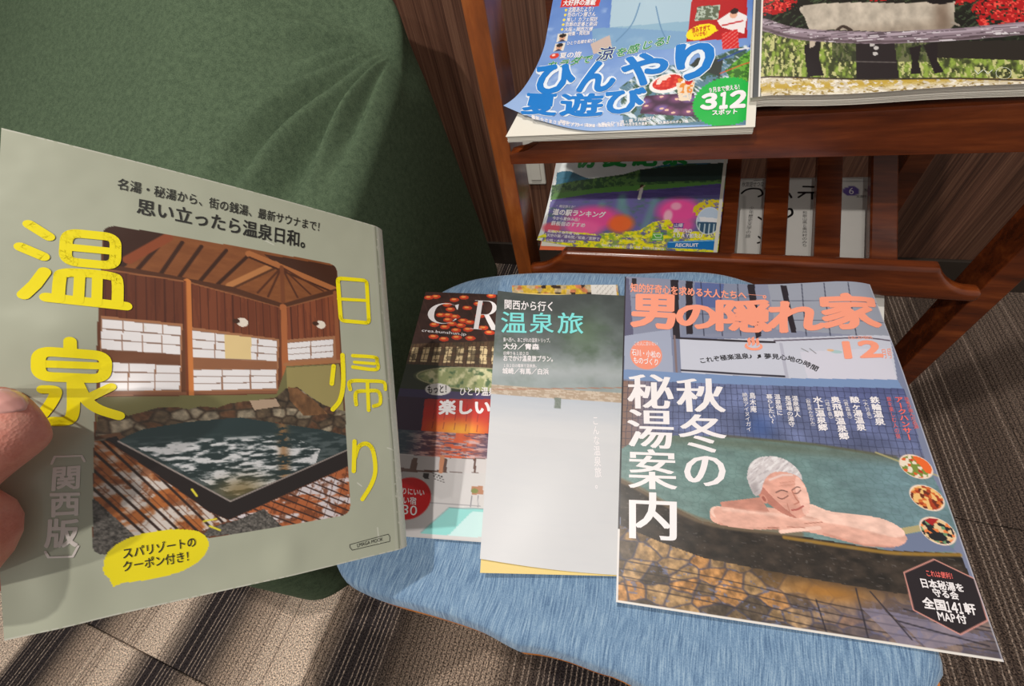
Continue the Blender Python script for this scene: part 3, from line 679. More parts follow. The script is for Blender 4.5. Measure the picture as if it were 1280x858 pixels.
# ------------------------------------------------------------------ held magazine
held = empty('magazine', SHEETS['held'].at(0.5, 0.5, -0.006))
tag(held, 'grey green hot spring guide with big yellow characters, held up by the hand', 'magazine')
def art_held():
    sh = SHEETS['held']; A = Art(sh.W, sh.H, 410, 520, (172, 176, 158)); X, Y = A.X, A.Y
    A.mul(0.97+0.06*fbm(X/40, Y/40, 3))
    pts = rrect(*[(39.6,44.6),(169.2,43),(168,235.2),(32.8,234.8)], 7)
    A.clip = A.pm(pts).astype(float)
    A.put(1, (104, 62, 40))
    # roof boards and rafters
    c1 = [(39.6,44.6),(169.2,43),(167.3,66.4),(131.1,82.6),(76.7,72),(39.7,72)]
    u = X*0.35+Y
    A.poly(c1, (150, 92, 52)); A.put(A.pm(c1)*(0.55*fbm(X/9, Y/3, 5)), (96, 50, 26))
    for a, b in zip([(66.6,48.2),(75.5,47.7),(85.2,48.1),(98.4,47.9),(111.6,47.8)], [(51.8,74.2),(62.9,74.9),(71.2,76.1),(81,77.1),(88.7,78.6)]): A.line([a, b], 2.1, (62, 34, 22))
    A.poly([(39.6,44.6),(70.5,44),(55.5,60),(46.7,71.7),(39.7,71.5)], (60, 34, 24)); A.line([(68.5,46.1),(50.2,64.6)], 5, (142, 72, 42))
    A.poly([(120.2,45.8),(169.1,44.3),(167.3,66.4),(147.8,60.9),(127.3,51.5)], (70, 40, 26))
    A.line([(100,72.9),(127.3,52.1)], 5.2, (188, 126, 76)); A.line([(100.8,74.5),(128.2,53.7)], 1.6, (92, 54, 32))
    A.line([(111.6,47.8),(166.2,64)], 5.0, (176, 110, 64)); A.line([(111.5,50.1),(166.1,66.6)], 1.5, (70, 38, 24))
    for p in [(115.4,75),(121.5,76.9),(140.2,74.6),(148.9,70.7),(158,66.7)]: A.line([[(130.8,53.2)][0], p], 1.3, (86, 46, 28))
    A.line([(130.8,53.2),(130.7,80.9)], 2.6, (122, 70, 42))
    A.line([(39.7,70.6),(60.8,71.7),(100.8,75),(130.6,82.6),(167.3,65.1)], 3.6, (84, 48, 30)); A.line([(39.7,72.5),(76.7,73.6),(130.5,84.4),(167.2,67.7)], 1.1, (150, 94, 60))
    # boarded upper walls
    wl = [(39.7,73),(76.7,74.1),(130.5,84.4),(129.6,106.9),(76.1,104.5),(39,101.9)]; wr = [(130.5,84.4),(167.2,68.4),(165.3,101.3),(129.6,107.5)]
    for P, base in ((wl, (124, 66, 42)), (wr, (138, 74, 46))):
        m = A.pm(P); A.put(m, base); A.put(m*(0.5*(fbm(X/2.2, Y/60, 8) > 0.5)), (104, 52, 34)); A.put(m*(np.abs(((X*1.0) % 4.3)-2) < 0.28)*0.7, (70, 34, 24))
    A.put(A.pm([(39.7,73),(76.7,74.1),(76.1,104.5),(39,101.9)])*0.35, (70, 36, 26))
    for p in [(105.9,97.2),(154.9,93.6)]: A.ell(p[0], p[1], 3.3, 3.1, (236, 226, 214)); A.ell(p[0]-3.5, p[1]-0.5, 2.2, 1.6, (70, 40, 26))
    # paper windows in timber frames
    fr = (168, 116, 82)
    A.poly([(39,100.5),(74.6,101.5),(72.9,145.7),(37.4,147.3)], fr); A.poly([(78.8,103.2),(127.2,107.1),(124.7,145.3),(77.9,145.7)], fr); A.poly([(130.6,107.4),(165.3,101.3),(164.7,121.4),(130.4,125.3)], fr)
    wins = [[(39,101.9),(73.8,103.1),(73.4,121.5),(38.5,120.1)], [(38.1,126.9),(73.3,128.1),(72.6,143.7),(37.4,144.5)], [(79.2,105.2),(126.1,108.3),(125.1,123.3),(78.8,122.8)], [(78.6,130.5),(124.8,129),(124.3,142.5),(78.3,144.2)], [(131.5,109.6),(163.4,104),(162.6,118.4),(131,122.4)]]
    for k, q in enumerate(wins):
        A.poly(q, (240, 238, 242)); uu, vv = quad_uv(A, q); ins = A.pm(q)
        nv = [4, 3, 4, 3, 2][k]; nh = 3
        A.put(ins*(np.abs((uu*nv) % 1-0.5) > 0.472), (160, 118, 92)); A.put(ins*(np.abs((vv*nh) % 1-0.5) > 0.435), (150, 124, 112))
    A.poly([(96,106.4),(110.6,107.3),(110.1,122.9),(95.6,122.5)], (232, 206, 150)); A.poly([(38.8,120.1),(73.4,121.5),(73.3,128.1),(38.1,126.9)], (116, 74, 52))
    A.poly([(78.8,122.8),(125,123.9),(124.8,129),(78.7,129.9)], (150, 100, 70)); A.line([(37.4,145.4),(72.9,145.7),(124.7,144.7)], 2.0, (140, 92, 66))
    # posts
    A.line([(77.5,73.4),(77.4,151.7)], 3.6, (206, 126, 66)); A.line([(76.3,73.6),(76.2,151.7)], 1.3, (120, 62, 36)); A.line([(130.6,83.2),(129.5,145.9)], 4.4, (178, 106, 62)); A.line([(128.5,85.9),(127.1,144.7)], 1.0, (110, 62, 40))
    A.line([(166.7,66.5),(165.9,120.1)], 3.0, (150, 88, 54)); A.line([(130.4,125.3),(166.5,121.3)], 2.6, (170, 116, 76))
    # plaster
    A.poly([(36.5,147.7),(124.1,146.4),(130.8,126.5),(166.3,123.2),(168.3,169),(123.5,161.4),(35.9,169.3)], (116, 112, 72)); A.put(A.pm([(130.8,127.6),(166.3,123.8),(167.5,163),(130.8,150.4)]), (156, 144, 92))
    # rocks
    rp = [(35.2,172.4),(36.8,158.1),(43.3,155.2),(49.2,158.6),(56.1,156.5),(63.2,153.9),(70.5,154),(76.5,155.7),(82,153.8),(90.9,155),(96.4,152.5),(105.1,151.1),(114.1,150.2),(123.6,148.6),(129.7,142.5),(137.2,141.3),(145.2,148.3),(153.4,154.2),(162.1,158),(171.1,160.1),(168.6,182.2),(122.9,165.7),(45.4,173.1)]
    m = A.pm(rp); d1, d2, idn = cells(X/8.5+0.3*fbm(X/6, Y/6, 2), Y/6.5, 11, 0.9); e = np.clip((d2-d1)*3.2, 0, 1)
    A.put(m, (60, 48, 38)); A.put(m*e, (98, 82, 64)); A.put(m*e*(idn > 0.6), (150, 138, 118)); A.put(m*e*(idn < 0.25), (96, 66, 46)); A.mul(0.55+0.75*fbm(X/2.5, Y/2.5, 4), m)
    A.poly([(108.2,150.6),(123.5,149.7),(125.7,154.8),(110.7,157.1)], (176, 152, 130)); A.poly([(131.2,141.3),(137.2,142.5),(147.2,150.6),(156.3,161.4),(140.3,162),(131.8,150.4)], (128, 90, 58)); A.mul(0.6+0.6*fbm(X/3, Y/5, 9), A.pm([(129.2,142.5),(137.2,141.3),(151.3,153),(156.1,164.9),(125.5,161.4)]))
    # water
    wp = [(44.1,172.6),(55.1,166.8),(74.8,163.5),(102.6,161.6),(125.2,166.9),(150.3,172.2),(168.3,178),(168.1,191.1),(95.7,216.2)]
    m = A.pm(wp); A.put(m, (40, 56, 58)); A.put(m*np.clip((Y-[(97.6,181.1)][0][1])/30+0.5, 0, 1)*0.3, (30, 40, 40))
    n = fbm(X/7, Y/1.7, 21, 5); gl = A.pm([(52.7,177.4),(81.5,173.8),(129.7,174.9),(149.6,186.5),(144.7,200.7),(100.9,212.9),(85.4,202.8)])
    A.put(m*np.clip((n-0.43)*5.5, 0, 1)*(0.22+0.78*gl)*np.clip((Y-[(98,170.8)][0][1])/6, 0, 1), (206, 208, 212))
    A.put(m*np.exp(-((X-[(126.7,188.9)][0][0])/3.0)**2)*(n > 0.42)*0.8, (150, 110, 70)); A.put(m*np.exp(-((X-[(101.4,196.8)][0][0])/14)**2-((Y-[(101,207.9)][0][1])/8)**2)*0.75, (120, 100, 56))
    # rim of the pool
    rim = [(39.6,171.3),(44.2,169.8),(45.4,173.1),(95.7,214.2),(168.3,188.1),(169.3,200),(94.5,225.9),(84.9,219.4)]
    A.poly(rim, (34, 26, 26)); A.line([(44.8,173.1),(95.7,214.7),(168.2,188.7)], 0.9, (150, 140, 136)); A.line([(35.9,170.6),(44.9,169)], 2.0, (96, 66, 46))
    # decking and gravel
    dl = [(35.2,172.4),(39.6,172.2),(84.9,219.8),(94.5,226.3),(75.9,231.6),(33.1,234.9)]
    m = A.pm(dl); A.put(m, (176, 104, 52)); n = fbm(X/13, Y/8, 31)
    A.put(m*np.clip((n-0.46)*9, 0, 1), (210, 200, 194)); A.put(m*np.clip((0.46-fbm(X/4, Y/4, 37))*8, 0, 1)*0.8, (130, 70, 34))
    for i in range(-6, 22):
        a = [(29.8,166.7),(79.6,237.6)]; dx = i*7.4-40; A.clip0 = A.clip; k = A.clip; A.clip = k*m; A.line([(a[0][0]+dx, a[0][1]), (a[1][0]+dx, a[1][1])], 1.3, (52, 34, 28)); A.line([(a[0][0]+dx+3, a[0][1]), (a[1][0]+dx+3, a[1][1])], 0.35, (96, 56, 34)); A.clip = k
    for g_ in ([(33.9,203),(49.1,225.4),(53.2,235.7),(33.1,235.3)], [(99.5,226.7),(113.7,222),(125.1,237.4),(79.7,233.8),(84.6,229)], [(147.2,211.6),(162,207.3),(168.6,210.5),(168.2,217.4),(155.2,221.1)]):
        m = A.pm(g_); A.put(m, (92, 88, 84)); A.mul(0.35+1.2*fbm(X/0.9, Y/0.9, 41, 2), m)
    dr = [(94.5,226.3),(169.2,200.6),(168.2,236.9),(113.2,236.3)]
    m = A.pm(dr)*(1-A.pm([(99.5,226.7),(113.7,222),(125.1,237.4),(79.7,233.8),(84.6,229)])); A.put(m, (176, 98, 56)); A.put(m*np.clip((fbm(X/14, Y/5, 52)-0.52)*10, 0, 1), (214, 206, 212)); A.put(m*np.clip((0.46-fbm(X/4, Y/4, 57))*8, 0, 1)*0.8, (112, 60, 34))
    k = A.clip; A.clip = k*m
    for i in range(-2, 16):
        a = [(88.1,219.9),(166.9,267)]; dy = i*4.8-44; A.line([(a[0][0], a[0][1]+dy), (a[1][0], a[1][1]+dy)], 0.9, (58, 34, 28))
    for i in range(0, 12):
        a = [(100.5,221.9),(114.8,193.1)]; dx = i*7; A.line([(a[0][0]+dx, a[0][1]+12), (a[1][0]+dx, a[1][1])], 0.35, (84, 46, 30))
    A.clip = k
    # pavement grout, worn edge
    A.clip = None
    # yellow speech balloon
    A.poly(curve_pts([(36.9,242.3),(38.7,234.2),(46,228.4),(57.7,226.2),(70.4,227.3),(80.2,231),(83.9,238.5),(80.1,246.8),(70.7,251.7),(60.4,252.7),(50.7,252.4),(45,251.3),(38.6,247)], 70, True), (240, 224, 22)); A.poly([(38.4,245.2),(40.4,252.7),(49.3,250.7)], (240, 224, 22))
    for q in ([(76.7,204.6),(78.9,208.8)], [(82,224.6),(88,224.2)], [(84.7,228),(89.8,231.4)]): A.line(q, 1.1, (226, 214, 60))
    # spine crease and scuffs
    cr = [(200.6,1.1),(199.9,84.4),(201.3,189.8),(200.3,267.9)]; A.line(cr, 1.4, (176, 178, 164), 0.8); A.line([(x+2.2, y) for x, y in cr], 0.8, (118, 120, 106), 0.7)
    A.put((X > sh.W-6)*0.85, (212, 214, 200)); A.put((X > sh.W-7.5)*(vnoise(X*2, Y/2, 5) > 0.8)*0.6, (224, 222, 212))
    A.put((np.minimum(Y, sh.H-Y) < 0.8)*(vnoise(X/2, Y*0, 3) > 0.3)*0.6, (206, 204, 196))
    for q in ([(186.8,248.6),(187.2,260.3)], [(174.2,213.6),(177,216.3)], [(198.7,189.6),(202.5,191.2)], [(57.1,104.8),(57.5,106.7)], [(120.5,35),(126.4,37.1)]): A.line(q, 0.7, (222, 222, 214), 0.7)
    return A
hs = SHEETS['held']
print_cover(hs, art_held(), M_FOIL, held)
page_block(hs, 0.011, held, M_PAPER, 8, right=0.001)
T = Type(hs); Yl = ink((242, 226, 14), 0.3)
W1 = 4.6
# wen: water drops, sun box, dish
for q in ([(11.4,52.3),(18.4,57.5)], [(8.6,65.7),(16.6,69.4)], [(17.2,78),(13.9,85.8),(10.1,92.2)]): T.stroke(q, 5.0)
T.stroke(rrect(*[(25.3,53.5),(45,51.7),(44.7,69.6),(24.6,70.6)], 5), 5.0, closed=True); T.stroke([(25.1,62.1),(44.7,60.7)], 4.2)
T.stroke(curve_pts([(22.3,92.7),(22.8,81.6),(24.3,77.6),(33.6,76),(43.3,76.2),(45.6,78.8),(45.6,92.4)], 24), 5.0)
T.stroke([(30.4,77.5),(29.9,92.6)], 4.4); T.stroke([(37.4,77.2),(37.1,93.1)], 4.4); T.stroke([(18,92.4),(49.3,93.4)], 5.2)
T.flush('title_character', Yl, held, None)
# quan
T.stroke([(27,116.5),(26.9,121.4)], 5.0); T.stroke(rrect(*[(15.4,122.5),(40.5,123.6),(39.5,137),(15.1,136.3)], 5), 5.2, closed=True); T.stroke([(15.8,129.4),(39.6,129.6)], 4.0)
T.stroke(curve_pts([(27.6,137.3),(27.6,153.4),(26.3,159.5),(23.4,160.7),(19.9,160.5)], 20), 5.0); T.stroke(curve_pts([(16.7,143.2),(21.2,144.1),(19.5,150.6),(16,157.3)], 16), 4.6)
T.stroke([(42.2,141.7),(33.1,148.1)], 4.6); T.stroke(curve_pts([(28.8,139.1),(32.5,149),(37.4,154.5),(45.5,158.5)], 20), 5.0)
T.flush('title_character', Yl, held, None)
# ri, ki, ri
T.stroke(rrect(*[(169.1,54.3),(191.7,51.9),(191.2,88.2),(169.5,88.8)], 3), 3.1, closed=True); T.stroke([(168.8,71.4),(191.8,69.1)], 2.6)
T.flush('title_character', Yl, held, None)
T.stroke([(162.2,125.2),(160.1,138.7)], 3.2); T.stroke(curve_pts([(169.1,116.2),(168.4,137.4),(165.3,150.8),(159.8,157.9)], 20), 3.3)
T.stroke(curve_pts([(176.8,116.3),(193.7,116.6),(195.4,119.8),(194.3,126.5),(176.3,125.3)], 30), 2.9); T.stroke([(177.7,121.4),(193.3,121.9)], 2.5)
T.stroke(curve_pts([(173.1,142.9),(173.7,136.7),(187.2,136.1),(199.4,136.9),(200.6,142.7)], 30), 2.9)
T.stroke(curve_pts([(176.8,154.7),(177.4,145.4),(186,144.1),(194.9,144.7),(195.5,153.8),(190.2,156.2)], 30), 2.9); T.stroke([(186.6,136.4),(186,159.3)], 2.9)
T.flush('title_character', Yl, held, None)
T.stroke([(173.8,182.6),(171.9,204.5)], 3.2); T.stroke(curve_pts([(173.1,195.1),(176.5,187.1),(182.7,185.1),(187.2,191),(188,205.8),(184.2,216.1),(177,225.7)], 30), 3.3)
T.flush('title_character', Yl, held, None)
Bk = ink((34, 34, 32), 0.4)
T.fit('名湯・秘湯から、街の銭湯、最新サウナまで！', [(45.7,13.5),(162.1,10),(161,19),(45.4,21.3)], 0.012)
T.fit('思い立ったら温泉日和。', [(54.2,23.7),(153.5,21.8),(152.3,35.8),(53.8,34.7)], 0.022)
T.fit('スパリゾートの', [(44.6,232.5),(77.8,232.5),(78,239.1),(44.7,239.1)], 0.012)
T.fit('クーポン付き！', [(44.3,239.8),(76.8,240.3),(77,247.1),(44.5,246)], 0.012)
T.stroke([(165.8,258.1),(165.9,256.2),(194.4,254.8),(195.5,256.8),(195.2,260.3),(167.3,260.4)], 0.35, closed=True)
T.fit('LMAGA MOOK', [(170.9,256.7),(190,256.2),(190.1,258.6),(171.1,259.3)], 0.0)
T.flush('black_lettering', Bk, held)
T.fit('関', [(18.9,184.3),(30.4,184.3),(29.7,198),(18,197.6)], 0.03); T.fit('西', [(17.8,197.2),(29.7,198.5),(29.1,212.1),(17.4,211.2)], 0.03); T.fit('版', [(16.3,211),(28.8,213.3),(27.8,228.2),(15.4,226.3)], 0.03)
T.stroke([(19.2,183.1),(20.4,179.4),(30.2,179.9),(31.3,183)], 1.0); T.stroke([(15.9,228),(17,231),(25.7,232.6),(27.8,227.8)], 1.0)
T.flush('pale_lettering', ink((222, 214, 210), 0.35), held)

# ------------------------------------------------------------------ hand that holds it
M_SKIN = None
def skin():
    m, nt, b = newmat('skin'); l = nt.links
    g = N(nt, 'ShaderNodeNewGeometry'); n = N(nt, 'ShaderNodeTexNoise'); n.inputs['Scale'].default_value = 70; n.inputs['Detail'].default_value = 4; l.new(g.outputs['Position'], n.inputs['Vector'])
    r = ramp(nt, [(0.3, (206, 122, 108)), (0.5, (226, 152, 136)), (0.7, (238, 178, 160))]); l.new(n.outputs[0], r.inputs[0]); l.new(r.outputs[0], b.inputs['Base Color'])
    b.inputs['Roughness'].default_value = 0.5; b.inputs['Subsurface Weight'].default_value = 0.12; b.inputs['Subsurface Radius'].default_value = (0.012, 0.005, 0.003); b.inputs['Subsurface Scale'].default_value = 0.4
    v = N(nt, 'ShaderNodeTexVoronoi'); v.inputs['Scale'].default_value = 900; l.new(g.outputs['Position'], v.inputs['Vector'])
    w_ = N(nt, 'ShaderNodeTexNoise'); w_.inputs['Scale'].default_value = 240; l.new(g.outputs['Position'], w_.inputs['Vector'])
    a = N(nt, 'ShaderNodeMath', operation='ADD'); l.new(v.outputs['Distance'], a.inputs[0]); l.new(w_.outputs[0], a.inputs[1])
    bp = N(nt, 'ShaderNodeBump'); bp.inputs['Strength'].default_value = 0.3; bp.inputs['Distance'].default_value = 0.0004; l.new(a.outputs[0], bp.inputs['Height']); l.new(bp.outputs[0], b.inputs['Normal'])
    return m
M_SKIN = skin()
person = empty('person', [(-0.2931,-0.0531,0.5748)][0])
tag(person, 'bare hand with the thumb gripping the left edge of the grey green magazine', 'person')
def skinned(name, verts, radii, edges, mat, parent, levels=2):
    me = bpy.data.meshes.new(name); me.from_pydata([tuple(v) for v in verts], edges, []); o_ = link(name, me, None)
    sk = o_.modifiers.new('s', 'SKIN'); sk.use_smooth_shade = True; sb = o_.modifiers.new('b', 'SUBSURF'); sb.levels = levels; sb.render_levels = levels
    for i, r_ in enumerate(radii):
        r_ = r_ if isinstance(r_, tuple) else (r_, r_)
        me.skin_vertices[0].data[i].radius = r_
    me.skin_vertices[0].data[0].use_root = True
    bpy.context.view_layer.update()
    dg = bpy.context.evaluated_depsgraph_get(); m2 = bpy.data.meshes.new_from_object(o_.evaluated_get(dg)); bpy.data.objects.remove(o_)
    m2.materials.clear(); m2.materials.append(mat)
    return link(name, m2, parent, True)
# joints: wrist, palm, then thumb in front of the cover and four fingers behind it
hv = [(-0.3081,-0.0708,0.5937),(-0.2875,-0.0456,0.5912),(-0.2546,-0.0213,0.6065),(-0.2407,-0.0046,0.6121),(-0.2341,0.0078,0.6128),(-0.2331,0.0162,0.6128),(-0.2323,0.0207,0.6105),(-0.2396,-0.0302,0.594),(-0.2271,-0.0249,0.591)]
hr = [0.028, 0.026, 0.0185, 0.0165, 0.0165, 0.0165, 0.0088, 0.0235, 0.018]
he = [(0, 1), (1, 2), (2, 3), (3, 4), (4, 5), (5, 6), (1, 7), (7, 8)]
fing = [[(-0.3415,-0.0144,0.5965),(-0.3516,0.0095,0.5894),(-0.3399,0.0252,0.5834),(-0.3153,0.0394,0.5763)], [(-0.3553,-0.035,0.5801),(-0.3529,-0.0153,0.5677),(-0.3318,-0.001,0.5608),(-0.2999,0.0129,0.5532)],
        [(-0.3527,-0.0531,0.5657),(-0.3414,-0.0376,0.5531),(-0.3177,-0.0258,0.5459),(-0.2896,-0.015,0.5389)], [(-0.3411,-0.0693,0.5556),(-0.3294,-0.0612,0.544),(-0.3093,-0.0531,0.5368),(-0.2907,-0.0455,0.5312)]]
for F_ in fing:
    b0 = len(hv); hv = hv+F_; hr += [0.0115, 0.0098, 0.0088, 0.0072]; he += [(1, b0), (b0, b0+1), (b0+1, b0+2), (b0+2, b0+3)]
hand = skinned('hand', hv, hr, he, M_SKIN, person)
# thumbnail: a plate bent over the thumb tip
def thumbnail():
    dg = bpy.context.evaluated_depsgraph_get()
    from mathutils.bvhtree import BVHTree
    bt = BVHTree.FromPolygons([v.co for v in hand.data.vertices], [p.vertices[:] for p in hand.data.polygons])
    c = [(-0.154,0.0121,0.6593),(-0.1427,0.015,0.657),(-0.1416,0.0107,0.6534),(-0.1535,0.0063,0.6549)]
    eye = Vector((0, 0, 0.72)); n = 16; V = []; ok = True
    for i in range(n):
        for j in range(n):
            u, v = (i/(n-1)*2-1), (j/(n-1)*2-1); uu = u*math.sqrt(1-v*v/2); vv = v*math.sqrt(1-u*u/2)
            k = 0.45; uu = uu*(1-k)+u*k; vv = vv*(1-k)+v*k
            a, b = (uu+1)/2, (vv+1)/2
            p = (Vector(c[0])*(1-a)+Vector(c[1])*a)*(1-b)+(Vector(c[3])*(1-a)+Vector(c[2])*a)*b
            h = bt.ray_cast(eye, (p-eye).normalized())
            if h[0] is None: h = (p*1.0, Vector((0, 0, 1))); ok = False
            edge = max(abs(u), abs(v))
            V.append(h[0]+(eye-h[0]).normalized()*(0.0011*(1-edge**8)-0.0003))
    F = [(i*n+j, (i+1)*n+j, (i+1)*n+j+1, i*n+j+1) for i in range(n-1) for j in range(n-1)]
    nm = plain('nail_plate', (226, 168, 160), 0.28, coat=0.4)
    o_ = mesh_obj('thumbnail', V, F, nm, person, True)
thumbnail()
# ------------------------------------------------------------------ large magazine at the right: bather in a tiled pool
mens = empty('magazine', SHEETS['mens'].at(0.5, 0.5, -0.005))
tag(mens, 'magazine with pink title and grey haired bather, at right of the blue stool', 'magazine')
def art_mens():
    sh = SHEETS['mens']; A = Art(sh.W, sh.H, 420, 560, (122, 130, 158)); X, Y = A.X, A.Y
    # window wall
    wq = [(-0,0.2),(211.4,-1.7),(209,61.6),(0.7,72.2)]
    A.poly(wq, (134, 140, 164)); 
    A.poly([(51.6,1.8),(118,0.4),(113.5,58.3),(50.1,69)], (128, 136, 160)); A.poly([(64.7,1.3),(91.1,0.6),(86.4,32.4),(64.3,33.6)], (64, 84, 150), 0.6)
    A.poly([(128.7,0.5),(212,-1.8),(209,61.6),(127.5,55.7)], (150, 156, 172))
    for q in ([(70.6,-0.5),(68.8,67.4)], [(87.7,-0.2),(83.9,66.1)], [(103,-0.2),(98.7,64.9)], [(155.8,1),(149.3,62)], [(173.2,1.4),(166.9,61.4)], [(191.6,1),(185.4,62.3)]): A.line(q, 0.7, (52, 56, 76))
    for q in ([(51,18.9),(116.9,16.3)], [(50,42.9),(114.1,39.3)], [(129.3,21.2),(210.9,22.9)], [(126.1,44.5),(210.1,44.4)], [(7.2,26.6),(43.6,23.7)]): A.line(q, 0.6, (58, 62, 84))
    for q in ([(42.9,0.7),(50.2,-0.2),(48.6,72.6),(42.6,73.1)], [(56.8,0.1),(63.3,0.4),(59.6,66.4),(54.2,66.9)], [(111.3,-0.5),(117.5,-0.6),(115.2,63.7),(110.3,67.6)], [(6.9,1.9),(11.5,1.5),(10.8,14.2),(7.1,14.4)], [(138.4,1.9),(143.5,2.2),(142.8,58.7),(138.6,58.9)]): A.poly(q, (42, 38, 46))
    A.poly([(0,2.3),(3.9,2.1),(9.1,71.8),(1.4,72.2)], (92, 92, 120))
    A.poly([(1.4,72.2),(40.9,62.5),(42.1,110.7),(1.6,113.9)], (160, 168, 192)); A.line([(44.1,69.5),(44.7,110.5)], 1.8, (128, 110, 112))
    # pale board and lintel
    A.poly([(48.6,72.6),(209.9,58.1),(204,103.3),(48.6,107)], (196, 200, 216)); A.line([(48.7,71.7),(124.1,70.1)], 2.2, (44, 40, 48)); A.line([(48.7,104.6),(129.1,103.7)], 1.8, (48, 46, 58)); A.line([(124.4,68.4),(190.5,62),(208.5,63.3)], 1.4, (96, 88, 104))
    A.line([(128.7,71.6),(129,104.5)], 2.5, (176, 178, 196)); A.poly([(141.9,79),(205.1,71.8),(204,103.3),(143.7,104.9)], (206, 206, 222))
    # ledge
    A.poly([(0.8,107.6),(47.3,107.1),(129.5,105.2),(204.5,101.1),(205.8,108.8),(127.8,116.5),(65.5,119.2),(1,117.1)], (120, 146, 190))
    # tiled back wall
    tq = [(1,118.7),(206.8,108.7),(204.8,170.1),(0.6,182.8)]; tm = A.pm(tq); uu, vv = quad_uv(A, tq)
    A.put(tm, (102, 112, 150)); A.mul(0.72+0.55*fbm(X/16, Y/12, 61), tm); A.put(tm*np.clip(1-uu*6, 0, 1)*0.7, (150, 104, 70)); A.put(tm*np.clip(0.9-vv, 0, 1)*np.clip((uu-0.6)*4, 0, 1)*0.5, (70, 76, 132))
    gm = np.maximum(np.abs((uu*46+0.3*vv) % 1-0.5) > 0.44, np.abs((vv*11+0.4*np.sin(uu*3)) % 1-0.5) > 0.455); A.put(tm*gm*0.6, (48, 52, 78))
    A.put(tm*np.exp(-((uu-0.5)/0.05)**2-((vv-0.6)/0.2)**2)*0.6, (60, 92, 160))
    A.put(tm*np.clip((vv-0.80)*5, 0, 1)*0.5, (110, 96, 84))
    # water
    w_ = [(0.5,180.2),(18.6,166.4),(74,162.1),(129,160.2),(173.9,164.1),(205.1,168.9),(211.7,211.4),(202.5,228.3),(162.7,232.8),(117.4,230.9),(68.2,230),(37.1,223.1),(9.4,210.3),(-0.1,204.2)]
    wm = A.pm(w_); A.put(wm, (110, 138, 136)); A.put(wm*np.clip((X-110)/70, 0, 1)*0.5, (108, 138, 158)); A.mul(0.82+0.34*fbm(X/10, Y/5, 71), wm)
    d1, d2, _ = cells(X/5.2+0.5*fbm(X/5, Y/5, 73), Y/3.4, 75); A.put(wm*np.clip(1-(d2-d1)*7, 0, 1)*0.42, (74, 106, 104))
    A.put(wm*np.exp(-((Y-[(127.9,166.6)][0][1])/5)**2)*0.5, (92, 96, 78)); A.line([(77,161.1),(139.2,161.6),(187.9,166.1)], 2.0, (86, 82, 62), 0.7, 1.5); A.line([(176.4,163.8),(203.5,174.8),(215,179.1)], 1.4, (176, 168, 120), 0.8)
    A.poly([(158.8,222.4),(190.8,212.1),(192.5,215.4),(159.8,226.3)], (176, 164, 120)); A.poly([(159.8,226.3),(193.2,215.8),(205.4,226.9),(167.2,232.2)], (110, 122, 152))
    # rim of the tub and the shade below it
    rim = [(-0.1,203),(9.3,206.8),(31.8,217),(57.1,227.2),(88.6,228.5),(122.4,229.3),(167.5,231.2),(206.8,227.7),(208.9,253.6),(165.5,256.5),(135.7,255.4),(90.4,253.3),(56.5,251),(29,244.5),(1.9,238.4)]
    rm = A.pm(rim); A.put(rm, (50, 42, 36)); A.mul(0.45+1.1*fbm(X/7, Y/4, 81), rm)
    A.line(curve_pts([(-0.1,204.2),(15.1,209.7),(42.5,222.4),(68.4,228.4),(117.9,227.8)], 30), 4.0, (122, 104, 82), 0.75, 1.6); A.line(curve_pts([(107.8,231.2),(144.9,232.3),(171.5,232.5),(206.5,228.6)], 20), 2.2, (170, 130, 50), 0.8, 1)
    A.put(rm*(vnoise(X/2.2, Y*1.6, 83) > 0.9)*0.4, (120, 116, 116))
    # wet paving
    pv = [(0.8,236.3),(29,244.5),(56.5,251),(90.4,253.3),(135.7,255.4),(165.5,256.5),(209.6,252.6),(210.1,285.7),(133.7,285.9),(0.1,286.4)]
    pm_ = A.pm(pv); A.put(pm_, (120, 98, 72)); d1, d2, idn = cells((X+0.6*Y)/15, (Y-0.15*X)/10+0.4*fbm(X/12, Y/12, 90), 91, 0.9)
    wet = np.clip((Y-[(89.3,261.9)][0][1])/12+0.4*fbm(X/6, Y/6, 3), 0, 1)
    A.put(pm_*(idn > 0.45), (176, 142, 100)); A.put(pm_*(idn > 0.8), (190, 138, 84)); A.put(pm_*(idn < 0.18), (94, 80, 66)); A.mul(0.45+0.95*fbm(X/3.2, Y/3.2, 93, 5), pm_)
    A.put(pm_*np.clip(1-(d2-d1)*7, 0, 1)*0.85, (66, 64, 84)); A.put(pm_*(fbm(X/4, Y/2, 95) > 0.70)*0.7, (110, 116, 150))
    A.put(pm_*np.clip((X-95)/45, 0, 1)*0.55, (98, 92, 116)); A.put(pm_*np.clip(1-(Y-[(113.4,254.8)][0][1])/10, 0, 1)*np.clip((X-60)/40, 0, 1)*0.7, (66, 48, 28)); A.put(pm_*np.exp(-((X-128)/26)**2-((Y-[(130.1,261.6)][0][1])/6)**2)*0.8, (176, 118, 44))
    k = A.clip; A.clip = pm_.astype(float)
    for dy in (0, 16, 30, 45): A.line([(x, y) for x, y in curve_pts([(1.4,259.3),(65.4,262.4),(137.4,268.5),(209.3,270.2)], 20)] if dy == 0 else [(x, y+dy*0.33) for x, y in curve_pts([(1.4,259.3),(65.4,262.4),(137.4,268.5),(209.3,270.2)], 20)], 0.7, (52, 44, 44), 0.8)
    for q in ([(144.4,267.5),(156.4,266.6),(170.9,282.6),(162,286.3)], [(158.7,267.1),(178.5,269.2),(207.9,274.4),(174.3,284.4)]): A.poly(q, (140, 136, 166), 0.55)
